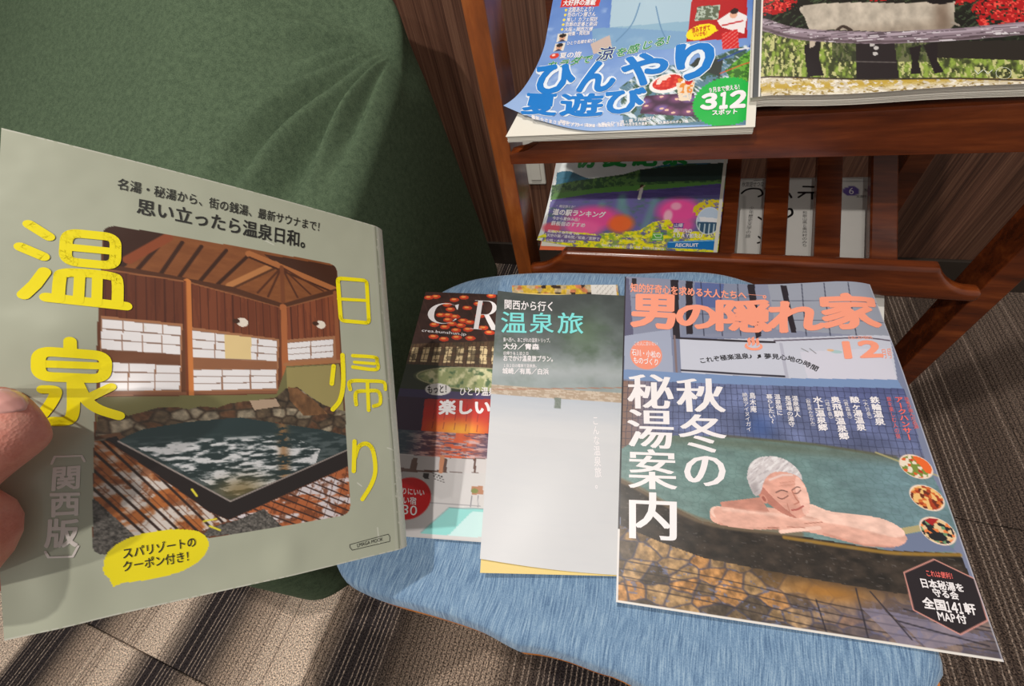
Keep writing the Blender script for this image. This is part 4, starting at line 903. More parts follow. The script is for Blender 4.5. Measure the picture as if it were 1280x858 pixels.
    for q in ([(144.1,256.9),(144.8,284.2)], [(151.7,257.6),(167.4,280.7)], [(167.5,264.9),(209.9,268.5)], [(161.7,271.7),(205.3,278)], [(120.4,266.6),(123.4,287.5)]): A.line(q, 0.9, (40, 36, 46), 0.8)
    A.clip = k
    # bather resting on folded arms
    sk, sk2, sk3 = (226, 174, 158), (198, 138, 122), (240, 200, 186)
    A.poly(curve_pts([(75.8,215),(88.4,207.9),(98.1,212.3),(125.3,212.1),(143.8,215.1),(164.8,212.4),(179.1,219.7),(178.7,224.7),(171.6,228.6),(154.4,230),(132.2,226.9),(113.5,225.3),(88.6,228.5),(68.4,227.9),(62.5,224.3),(64.1,217.6)], 60, True), sk)
    A.poly([(69.7,212.4),(96.4,205.8),(101.2,215.2),(89.7,218.8),(71.8,218.8)], sk2); A.poly(curve_pts([(126.3,206.6),(140.1,210.3),(167.8,211),(179.6,217.6),(174,222.4),(147.5,219.8),(124.6,216.5)], 30, True), sk3)
    A.ell(*[(69.6,220.2)][0], 7.0, 4.6, sk3, 10); A.line([(68.5,227.3),(98.7,226.1),(123.1,225.1)], 1.6, sk2, 0.7, 1.6); A.poly(curve_pts([(66.8,216.1),(95,216.5),(120,215),(133,217.5),(126.4,222.6),(98.7,226.1),(71,227.6)], 30, True), sk); A.line([(71.9,217.1),(112.4,216.5),(131,217.8)], 2.0, sk3, 0.8, 2.0); A.line([(98.7,226.1),(129.3,222.2)], 0.8, (150, 92, 78), 0.7)
    A.line([(107.6,226),(128.7,220.2),(147.3,220.9),(171.7,224.7)], 4.2, sk, 1, 1.2); A.line([(106.3,227.8),(130.3,222.1)], 2.4, sk3); A.line([(132.4,225.9),(154.4,230),(170.7,228.8)], 1.3, sk2, 0.8, 1.4)
    for q in ([(121.9,220.5),(132.9,218.1)], [(110.8,224.1),(121.5,223.2)]): A.line(q, 0.4, (160, 100, 84))
    # head, tilted to the right
    A.poly(curve_pts([(94.7,194.5),(98.9,185.8),(109,181),(119,183.5),(125.4,190.9),(127.4,199.8),(126.7,209.8),(122.9,215.1),(116.6,217.5),(109.3,214.1),(102,209.6),(95.6,203.6)], 60, True), (222, 164, 148))
    A.poly(curve_pts([(122.4,187.8),(127,196.5),(126.9,208.7),(123,214.6),(121.3,207.2),(119.9,197.3)], 30, True), (238, 190, 176)); A.poly(curve_pts([(96.6,195.5),(104.6,204.8),(113.3,213.6),(117.6,217.4),(109.2,215.2),(100.1,208.7),(94.7,202.6)], 30, True), (186, 122, 108))
    hair = curve_pts([(89.7,191.6),(93,181.6),(100.1,175.9),(109.9,174.2),(118,176.4),(124.2,182.9),(125.6,189.8),(121.6,186.7),(113.6,185.3),(106,187.3),(100.5,193.9),(97.3,202.3),(93.4,205),(90.9,199.6)], 60, True)
    hm = A.pm(hair); A.put(hm, (206, 200, 204)); A.put(hm*np.clip((fbm((X+Y)/1.3, (X-Y)/5, 97)-0.5)*4, 0, 1)*0.6, (160, 152, 158)); A.put(hm*np.clip((fbm((X+Y)/1.2, (X-Y)/6, 98)-0.5)*5, 0, 1)*0.8, (236, 234, 238)); A.put(hm*np.exp(-((X-[(93.9,200.4)][0][0])/4)**2-((Y-[(93.9,200.4)][0][1])/6)**2)*0.6, (140, 132, 136)); k = A.pm([(59,214.8),(104.1,186.4),(129.2,189.3),(184.7,214.9),(180.7,230.3),(57.8,231.4)])*np.clip((A.C[..., 0]-170)/20, 0, 1)*np.clip((A.C[..., 0]-A.C[..., 2]-30)/15, 0, 1); A.mul(0.86+0.26*fbm(X/6, Y/3, 99), k)
    A.line([(104.3,192.3),(113.2,187.7),(119.5,187)], 1.2, (232, 226, 228), 0.7, 1.2)
    A.ell(*[(98.8,206.6)][0], 2.0, 3.3, (206, 142, 126), -20); A.ell(*[(98.8,206.6)][0], 1.0, 2.0, (164, 96, 84), -20)
    A.line(curve_pts([(107.2,201.1),(111.1,199),(114.5,199.7)], 8), 0.8, (110, 80, 74)); A.line(curve_pts([(117.7,198.2),(121.2,195.5),(123.1,195.8)], 8), 0.7, (110, 80, 74))
    A.line(curve_pts([(107.7,204.4),(110.6,205.2),(114.6,202.5)], 8), 0.6, (96, 58, 52)); A.line(curve_pts([(118.4,200.3),(120.9,200),(123.3,197.5)], 8), 0.6, (96, 58, 52))
    A.line([(117.6,198.7),(119.3,204.1),(120.9,206.2),(117.6,208.2)], 0.7, (178, 112, 96)); A.line(curve_pts([(115.5,212.3),(119.1,211.3),(123,208.6)], 8), 1.0, (170, 84, 78)); A.line([(113.2,208.2),(113.8,213.6)], 0.5, (180, 118, 104)); A.line([(110.8,193.8),(119.8,191.6)], 0.35, (196, 134, 118)); A.line([(109.9,196.2),(120.4,193.8)], 0.35, (196, 134, 118))
    # round food pictures
    for (cx, cy), c0, cs, sd in (([(198.3,171.7)][0], (214, 96, 40), ((120, 140, 60), (232, 220, 200), (176, 60, 34)), 1), ([(198.7,193.5)][0], (170, 62, 30), ((236, 190, 120), (210, 110, 50), (104, 40, 24)), 2), ([(198.6,215.1)][0], (226, 196, 150), ((34, 34, 38), (232, 130, 70), (110, 150, 110)), 3)):
        A.ell(cx, cy, 9.6, 8.7, (238, 214, 196), 20); k = A.clip; z = np.zeros(X.shape); ca = np.hypot((X-cx)/8.9, (Y-cy)/8.0) < 1; A.clip = ca.astype(float)
        A.put(1, c0); d1, d2, idn = cells(X/2.1, Y/2.1, 100+sd); A.put((idn > 0.66)*1.0, cs[0]); A.put((idn < 0.22)*1.0, cs[1]); A.put(((idn > 0.4) & (idn < 0.52))*1.0, cs[2])
        if sd == 1: A.poly([(cx-1, cy-9), (cx+9, cy-6), (cx+9, cy+5), (cx+5, cy+4)], (232, 104, 44))
        if sd == 3: A.poly([(cx-9, cy-9), (cx+4, cy-9), (cx-2, cy-3)], (168, 30, 34)); A.ell(cx-1, cy+4, 5, 2.6, (30, 30, 34))
        A.clip = k
    # pink disc and dark hexagon
    A.ell(*[(19.8,91.2)][0], 13.4, 15.0, (238, 146, 122))
    hx = [(191.6,233.4),(209.9,242),(209.1,264.5),(193,274.2),(172.5,264.6),(173,243.7)]
    A.poly(hx, (34, 26, 32)); A.line(hx, 0.7, (214, 150, 140), closed=True)
    A.ell(*[(86.7,180.5)][0], 1.2, 1, (40, 36, 36)) if False else None
    for q in ([(143.5,75.7),(147.7,78.7)], [(149.4,75.4),(153.2,80)]): A.line(q, 0.7, (90, 90, 90), 0.7)
    A.ell(*[(168.3,77.6)][0], 4, 1.6, (150, 190, 190), 0, 0.3, 0.7); A.ell(*[(164.1,76.3)][0], 2.5, 1.2, (232, 170, 110), 0, 0.3, 0.7)
    A.put((X < 1.3)*(Y < sh.H*0.84), (40, 36, 44)); A.put((X < 1.3)*(Y >= sh.H*0.84), (226, 222, 222)); A.put((Y > sh.H-1.2)*1.0, (226, 222, 218)); A.put((X > sh.W-0.7)*0.6, (196, 196, 206))
    return A
ms = SHEETS['mens']
print_cover(ms, art_mens(), M_GLOSS, mens)
page_block(ms, 0.0062, mens, M_PAPER, 6, seed=2)
T = Type(ms); Pk = ink((246, 158, 132), 0.35); Wt = ink((240, 236, 240), 0.35)
T.fit('知的好奇心を求める大人たちへ', [(5.5,8.3),(109.6,9.2),(108.4,20.7),(5.6,20.6)], 0.03); T.stroke([(110.5,13.9),(122.9,15.1)], 0.5); T.fit('。', [(123.3,6.8),(131.7,8),(130.1,20.2),(121.8,19.2)], 0.03)
T.flush('pink_lettering', Pk, mens)
for ch, q in (('男', [(5.7,22.6),(47.3,20.3),(45,63.1),(6.2,62)]), ('の', [(46.9,31.4),(82.4,30.8),(79.9,60.1),(45.8,60.3)]), ('隠', [(82.4,21.7),(129.5,20.2),(123.1,60.5),(79.1,61)]), ('れ', [(125.4,21.2),(169.1,24.9),(163.8,56.3),(120.6,60.6)]), ('家', [(166.1,14.4),(210.8,13.6),(206.2,52),(162.3,55.5)])):
    T.fit(ch, q, 0.040, 0.00035, tight=True).flush('title_character', Pk, mens, None)
T.fit('12', [(173.8,67),(200.7,64.3),(199.6,80.9),(172.7,84.3)], 0.04, tight=True); T.fit('月号', [(199.4,72.5),(207.7,70.7),(206,81.8),(198.7,82.5)], 0.0)
T.fit('DECEMBER', [(179.4,61.8),(196.6,60.3),(196.5,63.1),(179.3,64.7)], 0.0)
T.fit('♨', [(101.2,65.6),(115.6,65.4),(113.8,79.9),(100.2,80.1)], 0.01, tight=True)
T.flush('pink_lettering', Pk, mens)
rd = ink((236, 110, 104), 0.35)
T.col('アークハンサー', [(198.3,116.4),(204,115.9),(202.5,151.8),(196.5,152.4)], 0.03); T.col('旅を楽しむ人の宿', [(193.1,116.9),(196.2,116.6),(194.4,151.4),(191.4,151.8)], 0.0); T.col('読者が選んだ名湯', [(204.6,115.8),(207.5,116.2),(207.9,141.9),(204.3,142.9)], 0.0)
T.fit('これは便利！', [(184.4,240.2),(200.2,240.2),(199.9,243.9),(184.6,244.3)], 0.02); T.flush('red_lettering', rd, mens)
T.fit('この人に会いたい', [(9.2,77.9),(29.7,76.6),(29.7,81.7),(9.2,83)], 0.0, 0.0004); T.fit('石川・小松の', [(7.2,85.7),(32.2,87.4),(32.1,94.8),(8,93.2)], 0.02, 0.0004); T.fit('ものづくり', [(8.7,94),(30.8,94.9),(30,102.2),(9.4,101.3)], 0.02, 0.0004)
T.flush('white_lettering', Wt, mens)
for ch, q in (('秋', [(43.9,112.9),(80.3,110.2),(79.3,141.1),(44.6,143.9)]), ('冬', [(45.1,146),(79.1,143.3),(76.8,175.3),(44.5,176.9)]), ('の', [(47.8,180.3),(75.4,178),(73.9,201.1),(47.2,203)]),
              ('秘', [(4.9,112.1),(40.8,110),(40.4,142.2),(6,144.6)]), ('湯', [(5.4,145.4),(39.8,142.9),(39.3,176.1),(6.6,177.6)]), ('案', [(6.6,178.9),(41,176.6),(40.4,207.3),(7.6,209.9)]), ('内', [(8.2,212.2),(39.8,209.7),(38.5,242.7),(8.7,244.5)])):
    T.fit(ch, q, 0.0, 0.0003, tight=True, thick=0.026).flush('headline_character', Wt, mens, None)
for s, q, b in (('鉄輪温泉', [(182.1,117.8),(188.4,117.3),(187.4,141.4),(180.8,142.1)], 0.03), ('（大分県）', [(176.8,118.2),(180,118),(180.4,139.5),(177.3,139.8)], 0.0), ('酸ヶ湯温泉', [(168.8,118.9),(175.2,118.4),(174.1,147.2),(168,147.8)], 0.03), ('（青森県）', [(163.9,119.3),(167.2,119),(167.4,140.7),(164.3,141)], 0.0),
                ('奥飛騨温泉郷', [(155.8,119.9),(162.3,119.4),(161.8,155.5),(155.1,156.2)], 0.03), ('（岐阜県）', [(151.4,120.3),(154.7,120),(154.8,141.9),(151.6,142.3)], 0.0), ('水上温泉郷', [(143.7,120.9),(150.4,120.4),(149.2,149.7),(142.8,150.4)], 0.03), ('（群馬県みなかみ）', [(138.7,121.3),(142.1,121.1),(141.5,148.5),(138.3,148.8)], 0.0),
                ('温泉達人', [(129.3,121.4),(133.8,121),(132.9,140),(128.5,140.4)], 0.02), ('長湯場の湯守', [(124.2,121.9),(128.7,121.5),(127.7,148.6),(123.3,149)], 0.02), ('温泉宿に', [(116.9,121.1),(121.5,120.7),(120.9,139.8),(116.4,140.2)], 0.02), ('暮らしたい〜', [(111.1,121.6),(115.8,121.2),(114.9,147.2),(110.4,147.6)], 0.02),
                ('鳥木庵', [(98.9,121.2),(103.7,120.8),(102.6,138.8),(98,139.3)], 0.02), ('絶景アイヌイガイ', [(93.6,121.8),(97.8,121.4),(97.2,155.7),(93.2,156.1)], 0.0)):
    T.col(s, q, b)
T.fit('日本秘湯を', [(179.7,245.5),(202.6,245.8),(202.3,250.7),(179.8,251.3)], 0.03, 0.0004); T.fit('守る会', [(184.9,250.6),(198.2,250.8),(198,255.6),(185.2,255.4)], 0.03, 0.0004)
T.fit('全国', [(178,256.4),(190.2,256.4),(189.9,262.8),(178.2,262.9)], 0.035, 0.0004); T.fit('１', [(190.3,257.2),(192.3,257.2),(191.8,263),(189.8,263.1)], 0.04, 0.0004, tight=True); T.fit('４', [(192.7,257.2),(195.9,257.1),(195.4,262.9),(192.2,262.9)], 0.04, 0.0004, tight=True); T.fit('１', [(196.3,257.2),(198.3,257.1),(197.7,262.9),(195.8,263)], 0.04, 0.0004, tight=True); T.fit('軒', [(199,256.4),(204.9,256.3),(204.4,262.7),(198.6,262.8)], 0.035, 0.0004)
T.fit('MAP', [(184.1,263.5),(192.8,263.7),(192.6,268.3),(184,268.1)], 0.02, 0.0004); T.fit('付', [(193.3,263.2),(198.4,263.2),(198.1,268.3),(193,268.2)], 0.03, 0.0004)
T.flush('white_lettering', Wt, mens)
arc = curve_pts([(65.9,93.5),(83.2,89.2),(102.1,86),(126.4,85.1),(140.5,88.5),(149.9,94)], 60); arc = np.array(arc)
sL = np.r_[0, np.cumsum(np.linalg.norm(np.diff(arc, axis=0), axis=1))]; txt_ = 'これぞ極楽温泉♪♬夢見心地の時間'
for i, ch in enumerate(txt_):
    u = sL[-1]*i/(len(txt_)-1); cx, cy = np.interp(u, sL, arc[:, 0]), np.interp(u, sL, arc[:, 1]); e = 0.5
    dx = np.interp(u+e, sL, arc[:, 0])-np.interp(u-e, sL, arc[:, 0]); dy = np.interp(u+e, sL, arc[:, 1])-np.interp(u-e, sL, arc[:, 1]); L_ = math.hypot(dx, dy); d = np.array([dx, dy])/L_; n_ = np.array([-d[1], d[0]]); h_ = 2.9
    c = np.array([cx, cy]); T.fit(ch, [c-d*h_-n_*h_, c+d*h_-n_*h_, c+d*h_+n_*h_, c-d*h_+n_*h_], 0.02)
T.flush('black_lettering', ink((30, 28, 34), 0.4), mens)

# ------------------------------------------------------------------ thin misty booklet in the middle
white = empty('booklet', SHEETS['white'].at(0.5, 0.5, -0.002))
tag(white, 'thin booklet with misty white lake cover and turquoise characters on the blue stool', 'booklet')
def art_white():
    sh = SHEETS['white']; A = Art(sh.W, sh.H, 170, 270, (196, 199, 206)); X, Y = A.X, A.Y
    y = lambda px, py: 0
    y1 = [(64.2,112)][0][1]; y2 = [(64.7,120.9)][0][1]
    n = fbm(X/22, Y/16, 111, 5)
    top = lerpc((62, 70, 70), (150, 162, 164), np.clip((Y/y1)**1.4*1.0+0.5*(n-0.5), 0, 1)); m = (Y < y1)
    A.C = np.where(m[..., None], top, A.C)
    A.put(m*np.clip((fbm(X/13, Y/10, 115)-0.5)*3, 0, 1)*np.clip(1-np.abs(Y/y1-0.55)*1.8, 0, 1)*0.7, (64, 84, 66)); A.put(m*np.exp(-((X-95)/20)**2-((Y-50)/22)**2)*0.45, (86, 120, 78))
    A.put(m*np.exp(-((Y-y1*0.83)/(y1*0.10))**2)*0.6, (186, 192, 198))
    b = (Y >= y1) & (Y < y2+1); A.put(b*1.0, (176, 156, 136)); A.put(b*(fbm(X/5, Y/1.2, 118) > 0.55)*0.8, (206, 192, 176)); A.line([(1.7,117.2),(72.5,111.5),(134.9,106.9)], 0.8, (168, 112, 86))
    wt = lerpc((184, 192, 204), (206, 208, 213), np.clip((Y-y2)/30, 0, 1)+0.3*(fbm(X/30, Y/3, 120)-0.5)); A.C = np.where((Y >= y2+1)[..., None], wt, A.C)
    A.put((Y > sh.H*0.62)*0.25*fbm(X/40, Y/40, 6), (190, 192, 198))
    c = [(70.7,126)][0]; A.poly([(c[0]-3.3, c[1]-5.5), (c[0]+3.5, c[1]-5), (c[0]+3.3, c[1]+5.8), (c[0]-3, c[1]+5.5)], (134, 144, 138)); A.put((np.abs(X-c[0]) < 3.3)*(np.abs(Y-c[1]) < 5.5)*vnoise(X*1.6, Y*1.6, 7)*0.6, (92, 104, 96))
    return A
wsx = SHEETS['white']
print_cover(wsx, art_white(), M_MATT, white)
sheet_obj(Sheet(*[(-0.1464,0.2742,0.4355),(-0.0067,0.2913,0.4265),(0.0126,0.0544,0.3968),(-0.09,0.029,0.4035)], 150, 257), -0.0004, 'yellow_inner_page', M_YPAGE, white)
page_block(Sheet(*[(-0.1457,0.2734,0.4352),(-0.0066,0.2905,0.4262),(0.0126,0.054,0.3966),(-0.0896,0.0286,0.4032)], 150, 257), 0.0032, white, M_PAPER, 3, seed=3)
T = Type(wsx)
for ch, q in (('温', [(6,28),(33.3,26.6),(34.4,52.9),(6.6,54.1)]), ('泉', [(37.6,26.3),(62.3,25.3),(63.3,51),(37.8,52.2)]), ('旅', [(66.5,24.7),(93.2,25.2),(94,50.5),(67.5,50.7)])): T.fit(ch, q, 0.008, tight=True, thick=0.006).flush('title_character', ink((128, 226, 226), 0.4), white, None)
T.fit('関西から行く', [(7.8,10.6),(63.5,9.5),(63.1,23.7),(8.5,24.6)], 0.02); T.fit('東へ西へ、あこがれの温泉トリップ。', [(9.5,59.6),(61.8,56.8),(62.1,62.4),(9.9,65.3)], 0.01)
T.fit('大分／青森', [(9.9,66.2),(48.6,64.3),(49,71.6),(10.3,73.6)], 0.035); T.fit('日帰り＆１泊２日', [(10.5,75.8),(38,74.2),(38.2,78.3),(10.7,79.9)], 0.02); T.fit('おでかけ温泉旅プラン。', [(10.7,79.9),(66.9,76.8),(67.1,83.9),(11.1,87)], 0.03)
T.fit('１泊２日の電車で温泉旅。', [(11.2,89.6),(48.8,87.3),(49,91.2),(11.5,93.5)], 0.02); T.fit('城崎／有馬／白浜', [(10.6,94),(60,91.3),(60.3,98.1),(11,100.8)], 0.03)
T.col('こんな温泉旅。', [(105.8,136.1),(112.2,135.7),(118.4,197.9),(111.4,198.4)], 0.01)
T.flush('white_lettering', Wt, white)

# ------------------------------------------------------------------ magazine under the booklet: lanterns and bath houses
crea = empty('magazine', SHEETS['crea'].at(0.4, 0.5, -0.003))
tag(crea, 'magazine with red lantern cover lying under the misty booklet on the blue stool', 'magazine')
def art_crea():
    sh = SHEETS['crea']; A = Art(sh.W, sh.H, 300, 360, (58, 38, 34)); X, Y = A.X, A.Y
    yr = lambda py: [(-120.4,-888.8),(-55.4,-521.6)][0][1]
    def yy(a, b): return a, b
    ya, yb, yc, yd, ye, yf = [p[1] for p in [(31.5,70.9),(36,106.1),(39.8,136.7),(41,146.2),(45.7,183.8),(48.8,209.6)]]
    A.mul(0.7+0.6*fbm(X/12, Y/8, 131), 1.0)
    for k in range(16): A.line([(k*14-20, 0), (k*14+10, ya)], 1.0, (84, 58, 50), 0.5)
    for i, (px, py) in enumerate([(4.6,8.9),(11.4,7.2),(29.7,11.2),(23.9,19.2),(27.9,26.4),(43,22.9),(20.1,35.5),(26.8,35.1),(33.7,37),(41.5,42.4),(47.5,44.3),(40.2,49.5),(16.3,50.2),(18.2,67.4),(27.8,70),(38.7,66.9),(50.5,67),(32.1,47.8),(36.8,56.8),(55.7,34.1),(60.1,51.4),(52.5,15.9),(63,2.5),(38.2,6.8),(27.7,42.2),(47.2,54.8),(26.3,53),(66.1,57.7)]):
        A.ell(px, py, 4.4, 3.3, (206, 66, 36)); A.ell(px-0.6, py-0.8, 2.3, 1.5, (246, 160, 84), 0, 0.4); A.line([(px-1, py-3.2), (px+1, py-3.2)], 0.6, (40, 20, 18))
    # lit house fronts
    hs_ = [(-1.8,79),(85.5,67.2),(87.8,105.4),(-1.8,107.1)]; m = A.pm(hs_); A.put(m, (96, 72, 52)); u, v = quad_uv(A, hs_)
    A.put(m*((u*9) % 1 > 0.35)*(v > 0.2)*(v < 0.85), (228, 204, 158)); A.put(m*((u*27) % 1 > 0.8)*0.8, (60, 42, 32)); A.put(m*(np.abs((v*4) % 1-0.5) > 0.44)*0.8, (70, 48, 36)); A.put(m*(vnoise(X/5, Y/5, 9) < 0.4)*0.6, (70, 60, 44))
    # green lit pool
    m = (Y > yb) & (Y < yc); A.put(m*1.0, (48, 56, 40)); A.ell(*[(63.6,119.8)][0], 52, 14, (150, 160, 110), 0, 0.15); k = A.pm(ellpts(*[(63.6,119.8)][0], 50, 13)); A.put(k*np.clip((fbm(X/4, Y/9, 141)-0.45)*5, 0, 1), (216, 214, 170)); A.put(k*np.clip((0.45-fbm(X/5, Y/6, 143))*6, 0, 1), (84, 112, 76)); A.line(ellpts(*[(63.6,119.8)][0], 52, 14), 1.0, (180, 178, 140), closed=True)
    A.put(((Y > yc-0) & (Y < yd))*1.0, (62, 52, 92)); A.put(((Y > yc) & (Y < yd))*(X > 60)*0.5, (86, 70, 120))
    # red evening view
    m = ((Y > yd) & (Y < ye)).astype(float); A.put(m, (54, 30, 60)); rq = [(22.6,147.9),(89.9,141.7),(92.2,181.3),(25.2,185.7)]; r_ = A.pm(rq); A.put(r_, (196, 34, 26)); c = [(53.7,180.5)][0]
    A.put(r_*np.exp(-((X-c[0])/22)**2-((Y-c[1])/12)**2), (255, 176, 40)); u, v = quad_uv(A, rq); A.put(r_*(np.abs((u*8) % 1-0.5) > 0.47)*0.5, (120, 20, 30)); A.put(r_*np.clip(0.3-v, 0, 1)*2, (150, 40, 34))
    m = ((Y > ye) & (Y < yf)).astype(float); A.put(m, (96, 70, 92)); A.put(m*np.clip((fbm(X/6, Y/1.6, 151)-0.45)*6, 0, 1), (206, 166, 164)); A.put(m*np.exp(-((X-c[0])/14)**2)*(fbm(X/8, Y/1.5, 153) > 0.45), (232, 96, 44)); A.put(m*np.clip((X-c[0]-14)/20, 0, 1)*0.7, (56, 40, 74)); A.put(m*np.clip((c[0]-X-25)/14, 0, 1)*0.7, (40, 72, 84))
    # white bathroom
    m = (Y >= yf); A.put(m*1.0, (206, 204, 206))
    A.poly([(7.9,214.2),(93.7,206.4),(94.6,221.4),(9.2,227.7)], (92, 60, 52)); 
    for q in ([(11.2,209),(23.4,209.5),(22.7,223.3),(11.9,222.7)], [(27.2,210.8),(44.3,210.9),(44.8,222.9),(27.6,224.4)], [(48.4,210.5),(67.2,209.6),(68.5,223),(49.5,224)], [(68.9,209.4),(85.6,207.9),(86.6,222.2),(70.2,222.9)]): A.poly(q, (208, 204, 206))
    A.line([(44.7,209.2),(45.5,224.4)], 3.2, (206, 136, 96)); A.poly([(33.1,226.3),(37.2,226.7),(38,232.1),(33.9,231.7)], (44, 40, 44)); A.put(m*np.clip(1-(X-20)/26, 0, 1)*0.4, (150, 146, 150))
    for i in range(4):
        for j in range(3): A.ell(*(np.array([(40.1,226.4)][0])+np.array([i*2.2+j*1.2, j*2.6+i*0.9])), 0.7, 0.6, (60, 56, 60))
    A.poly([(68.2,236.2),(76.2,235.5),(76.9,242.9),(69.5,244.3)], (176, 120, 86)); A.ell(*[(70.8,240.5)][0], 2.4, 2.4, (120, 130, 60)); A.line([(69.6,245.1),(69.5,255.3)], 0.5, (120, 120, 130)); A.line([(73.8,244.7),(74.3,254.9)], 0.5, (120, 120, 130))
    A.line([(32.3,254.4),(75.8,254)], 0.8, (150, 150, 156))
    A.poly([(55.3,257.4),(96.6,255.6),(98.1,280.4),(39.7,281.3)], (140, 212, 210)); A.poly([(71,259.5),(96.8,258.5),(98.1,280.4),(57.7,281.6)], (196, 230, 232)); A.line([(55.3,257.4),(96.6,255.6)], 0.8, (120, 150, 156)); A.line([(54.8,258.2),(39.6,280.6)], 0.8, (150, 176, 180))
    A.ell(*[(26.1,251.3)][0], 16.0, 19.5, (206, 30, 38)); A.put((Y > sh.H-1.5)*0.8, (196, 194, 194)); A.ell(*[(31.6,135.6)][0], 10.5, 7.2, (226, 224, 224))
    return A
cs_ = SHEETS['crea']
print_cover(cs_, art_crea(), M_GLOSS, crea)
page_block(cs_, 0.0045, crea, M_PAPER, 4, seed=4)
T = Type(cs_)
def serif(T):
    # C: thick left bowl thinning to the tips, with a barb
    cx, cy = [(22.8,32.9)][0]; o_ = []; i_ = []
    for a in np.linspace(48, 318, 40):
        r_ = math.radians(a); o_.append((cx+15.0*math.cos(r_), cy-15.6*math.sin(r_))); th = 0.5+4.4*max(0, math.cos(math.radians(a-183)))**1.3; i_.append((cx+1.2+(15.0-th)*math.cos(r_), cy-(15.4-0.5-0.3*th)*math.sin(r_)))
    n_ = len(o_); T.raw(np.array(o_+i_), np.array([(k, k+1, n_+k+1) for k in range(n_-1)]+[(k, n_+k+1, n_+k) for k in range(n_-1)]), 0.0003); a = o_[0]; T.shape([(a[0]-1.5, a[1]-1.5), (a[0]+2.0, a[1]-3.2), (a[0]+2.0, a[1]+5.2), (a[0]+1.2, a[1]+5.2)]); a = o_[-1]; T.shape([(a[0]-2.2, a[1]+0.8), (a[0]+1.5, a[1]-1.8), (a[0]+1.0, a[1]-3.5), (a[0]+0.2, a[1]-2.8)])
    # R: serifed stem with bowl and leg
    x0, y0 = [(52,10.9)][0]; y1 = [(56.2,54)][0][1]; h = y1-y0
    T.shape([(x0, y0), (x0+4.2, y0), (x0+4.2, y1), (x0, y1)]); T.shape([(x0-3, y0), (x0+8, y0), (x0+8, y0+0.6), (x0-3, y0+0.6)]); T.shape([(x0-3, y1-0.6), (x0+7, y1-0.6), (x0+7, y1), (x0-3, y1)])
    bo = []; bi = []
    for a in np.linspace(90, -90, 16): r_ = math.radians(a); bo.append((x0+9+8.5*math.cos(r_), y0+h*0.25-h*0.25*math.sin(r_))); bi.append((x0+9+4.6*math.cos(r_), y0+h*0.25-(h*0.25-0.7)*math.sin(r_)))
    bo = [(x0+3, y0)]+bo+[(x0+3, y0+h*0.5)]; bi = [(x0+3, y0+0.7)]+bi+[(x0+3, y0+h*0.5-0.7)]; n_ = len(bo); T.raw(np.array(bo+bi), np.array([(k, k+1, n_+k+1) for k in range(n_-1)]+[(k, n_+k+1, n_+k) for k in range(n_-1)]), 0.0003); T.shape([(x0+7, y0+h*0.49), (x0+11.5, y0+h*0.49), (x0+21, y1), (x0+15.5, y1)])
serif(T); T.flush('title_letters', Wt, crea)
T.fit('crea.bunshun.jp', [(6.3,57.3),(46.3,60),(46.9,65.1),(6.4,62.5)], 0.005)
T.fit('ひとり温泉', [(48.2,131.1),(76.9,128.5),(77.7,140),(49.3,141.6)], 0.02); T.fit('楽しい', [(34.2,147.8),(74.4,144.1),(75.8,161.5),(35.9,165.2)], 0.045)
T.fit('ひとりにいい', [(11.7,241.4),(36.6,242.1),(37.6,248.8),(13,248.1)], 0.02); T.fit('い宿', [(22.4,249.5),(32.1,250),(33.3,257.3),(23.1,256.8)], 0.02); T.fit('30', [(23.8,257.4),(33.9,257.9),(34.7,266.5),(24.7,266)], 0.0)
T.flush('white_lettering', Wt, crea); T.fit('もっと！', [(22.1,131),(40.7,128.4),(42.1,139.4),(23.7,142.1)], 0.02, 0.00035); T.flush('black_lettering', ink((40, 38, 40), 0.4), crea)

# ------------------------------------------------------------------ magazine peeping out behind the booklet
und = Sheet(*[(-0.141,0.2994,0.421),(-0.0297,0.3137,0.419),(0.0122,0.1092,0.399),(-0.0729,0.0859,0.401)], 148, 210)
peep = empty('magazine', und.at(0.5, 0.5, -0.001)); tag(peep, 'magazine mostly hidden, its yellow leafy top edge peeping out above the misty booklet', 'magazine')
def art_peep():
    A = Art(148, 210, 150, 160, (196, 176, 140)); X, Y = A.X, A.Y; d1, d2, idn = cells(X/7, Y/5, 171); A.put(idn > 0.6, (216, 180, 60)); A.put(idn < 0.2, (60, 46, 40)); A.put((idn > 0.3)*(idn < 0.4), (206, 130, 90)); A.mul(0.7+0.5*fbm(X/3, Y/3, 7), 1.0); A.put((X > 112)*(X < 146)*1.0, (222, 220, 216)); A.put((X > 118)*(X < 142)*(np.abs((X+Y) % 7-3.5) < 0.5)*0.6, (120, 116, 110))
    return A
print_cover(und, art_peep(), M_GLOSS, peep); page_block(und, 0.002, peep, M_PAPER, 2, seed=5)
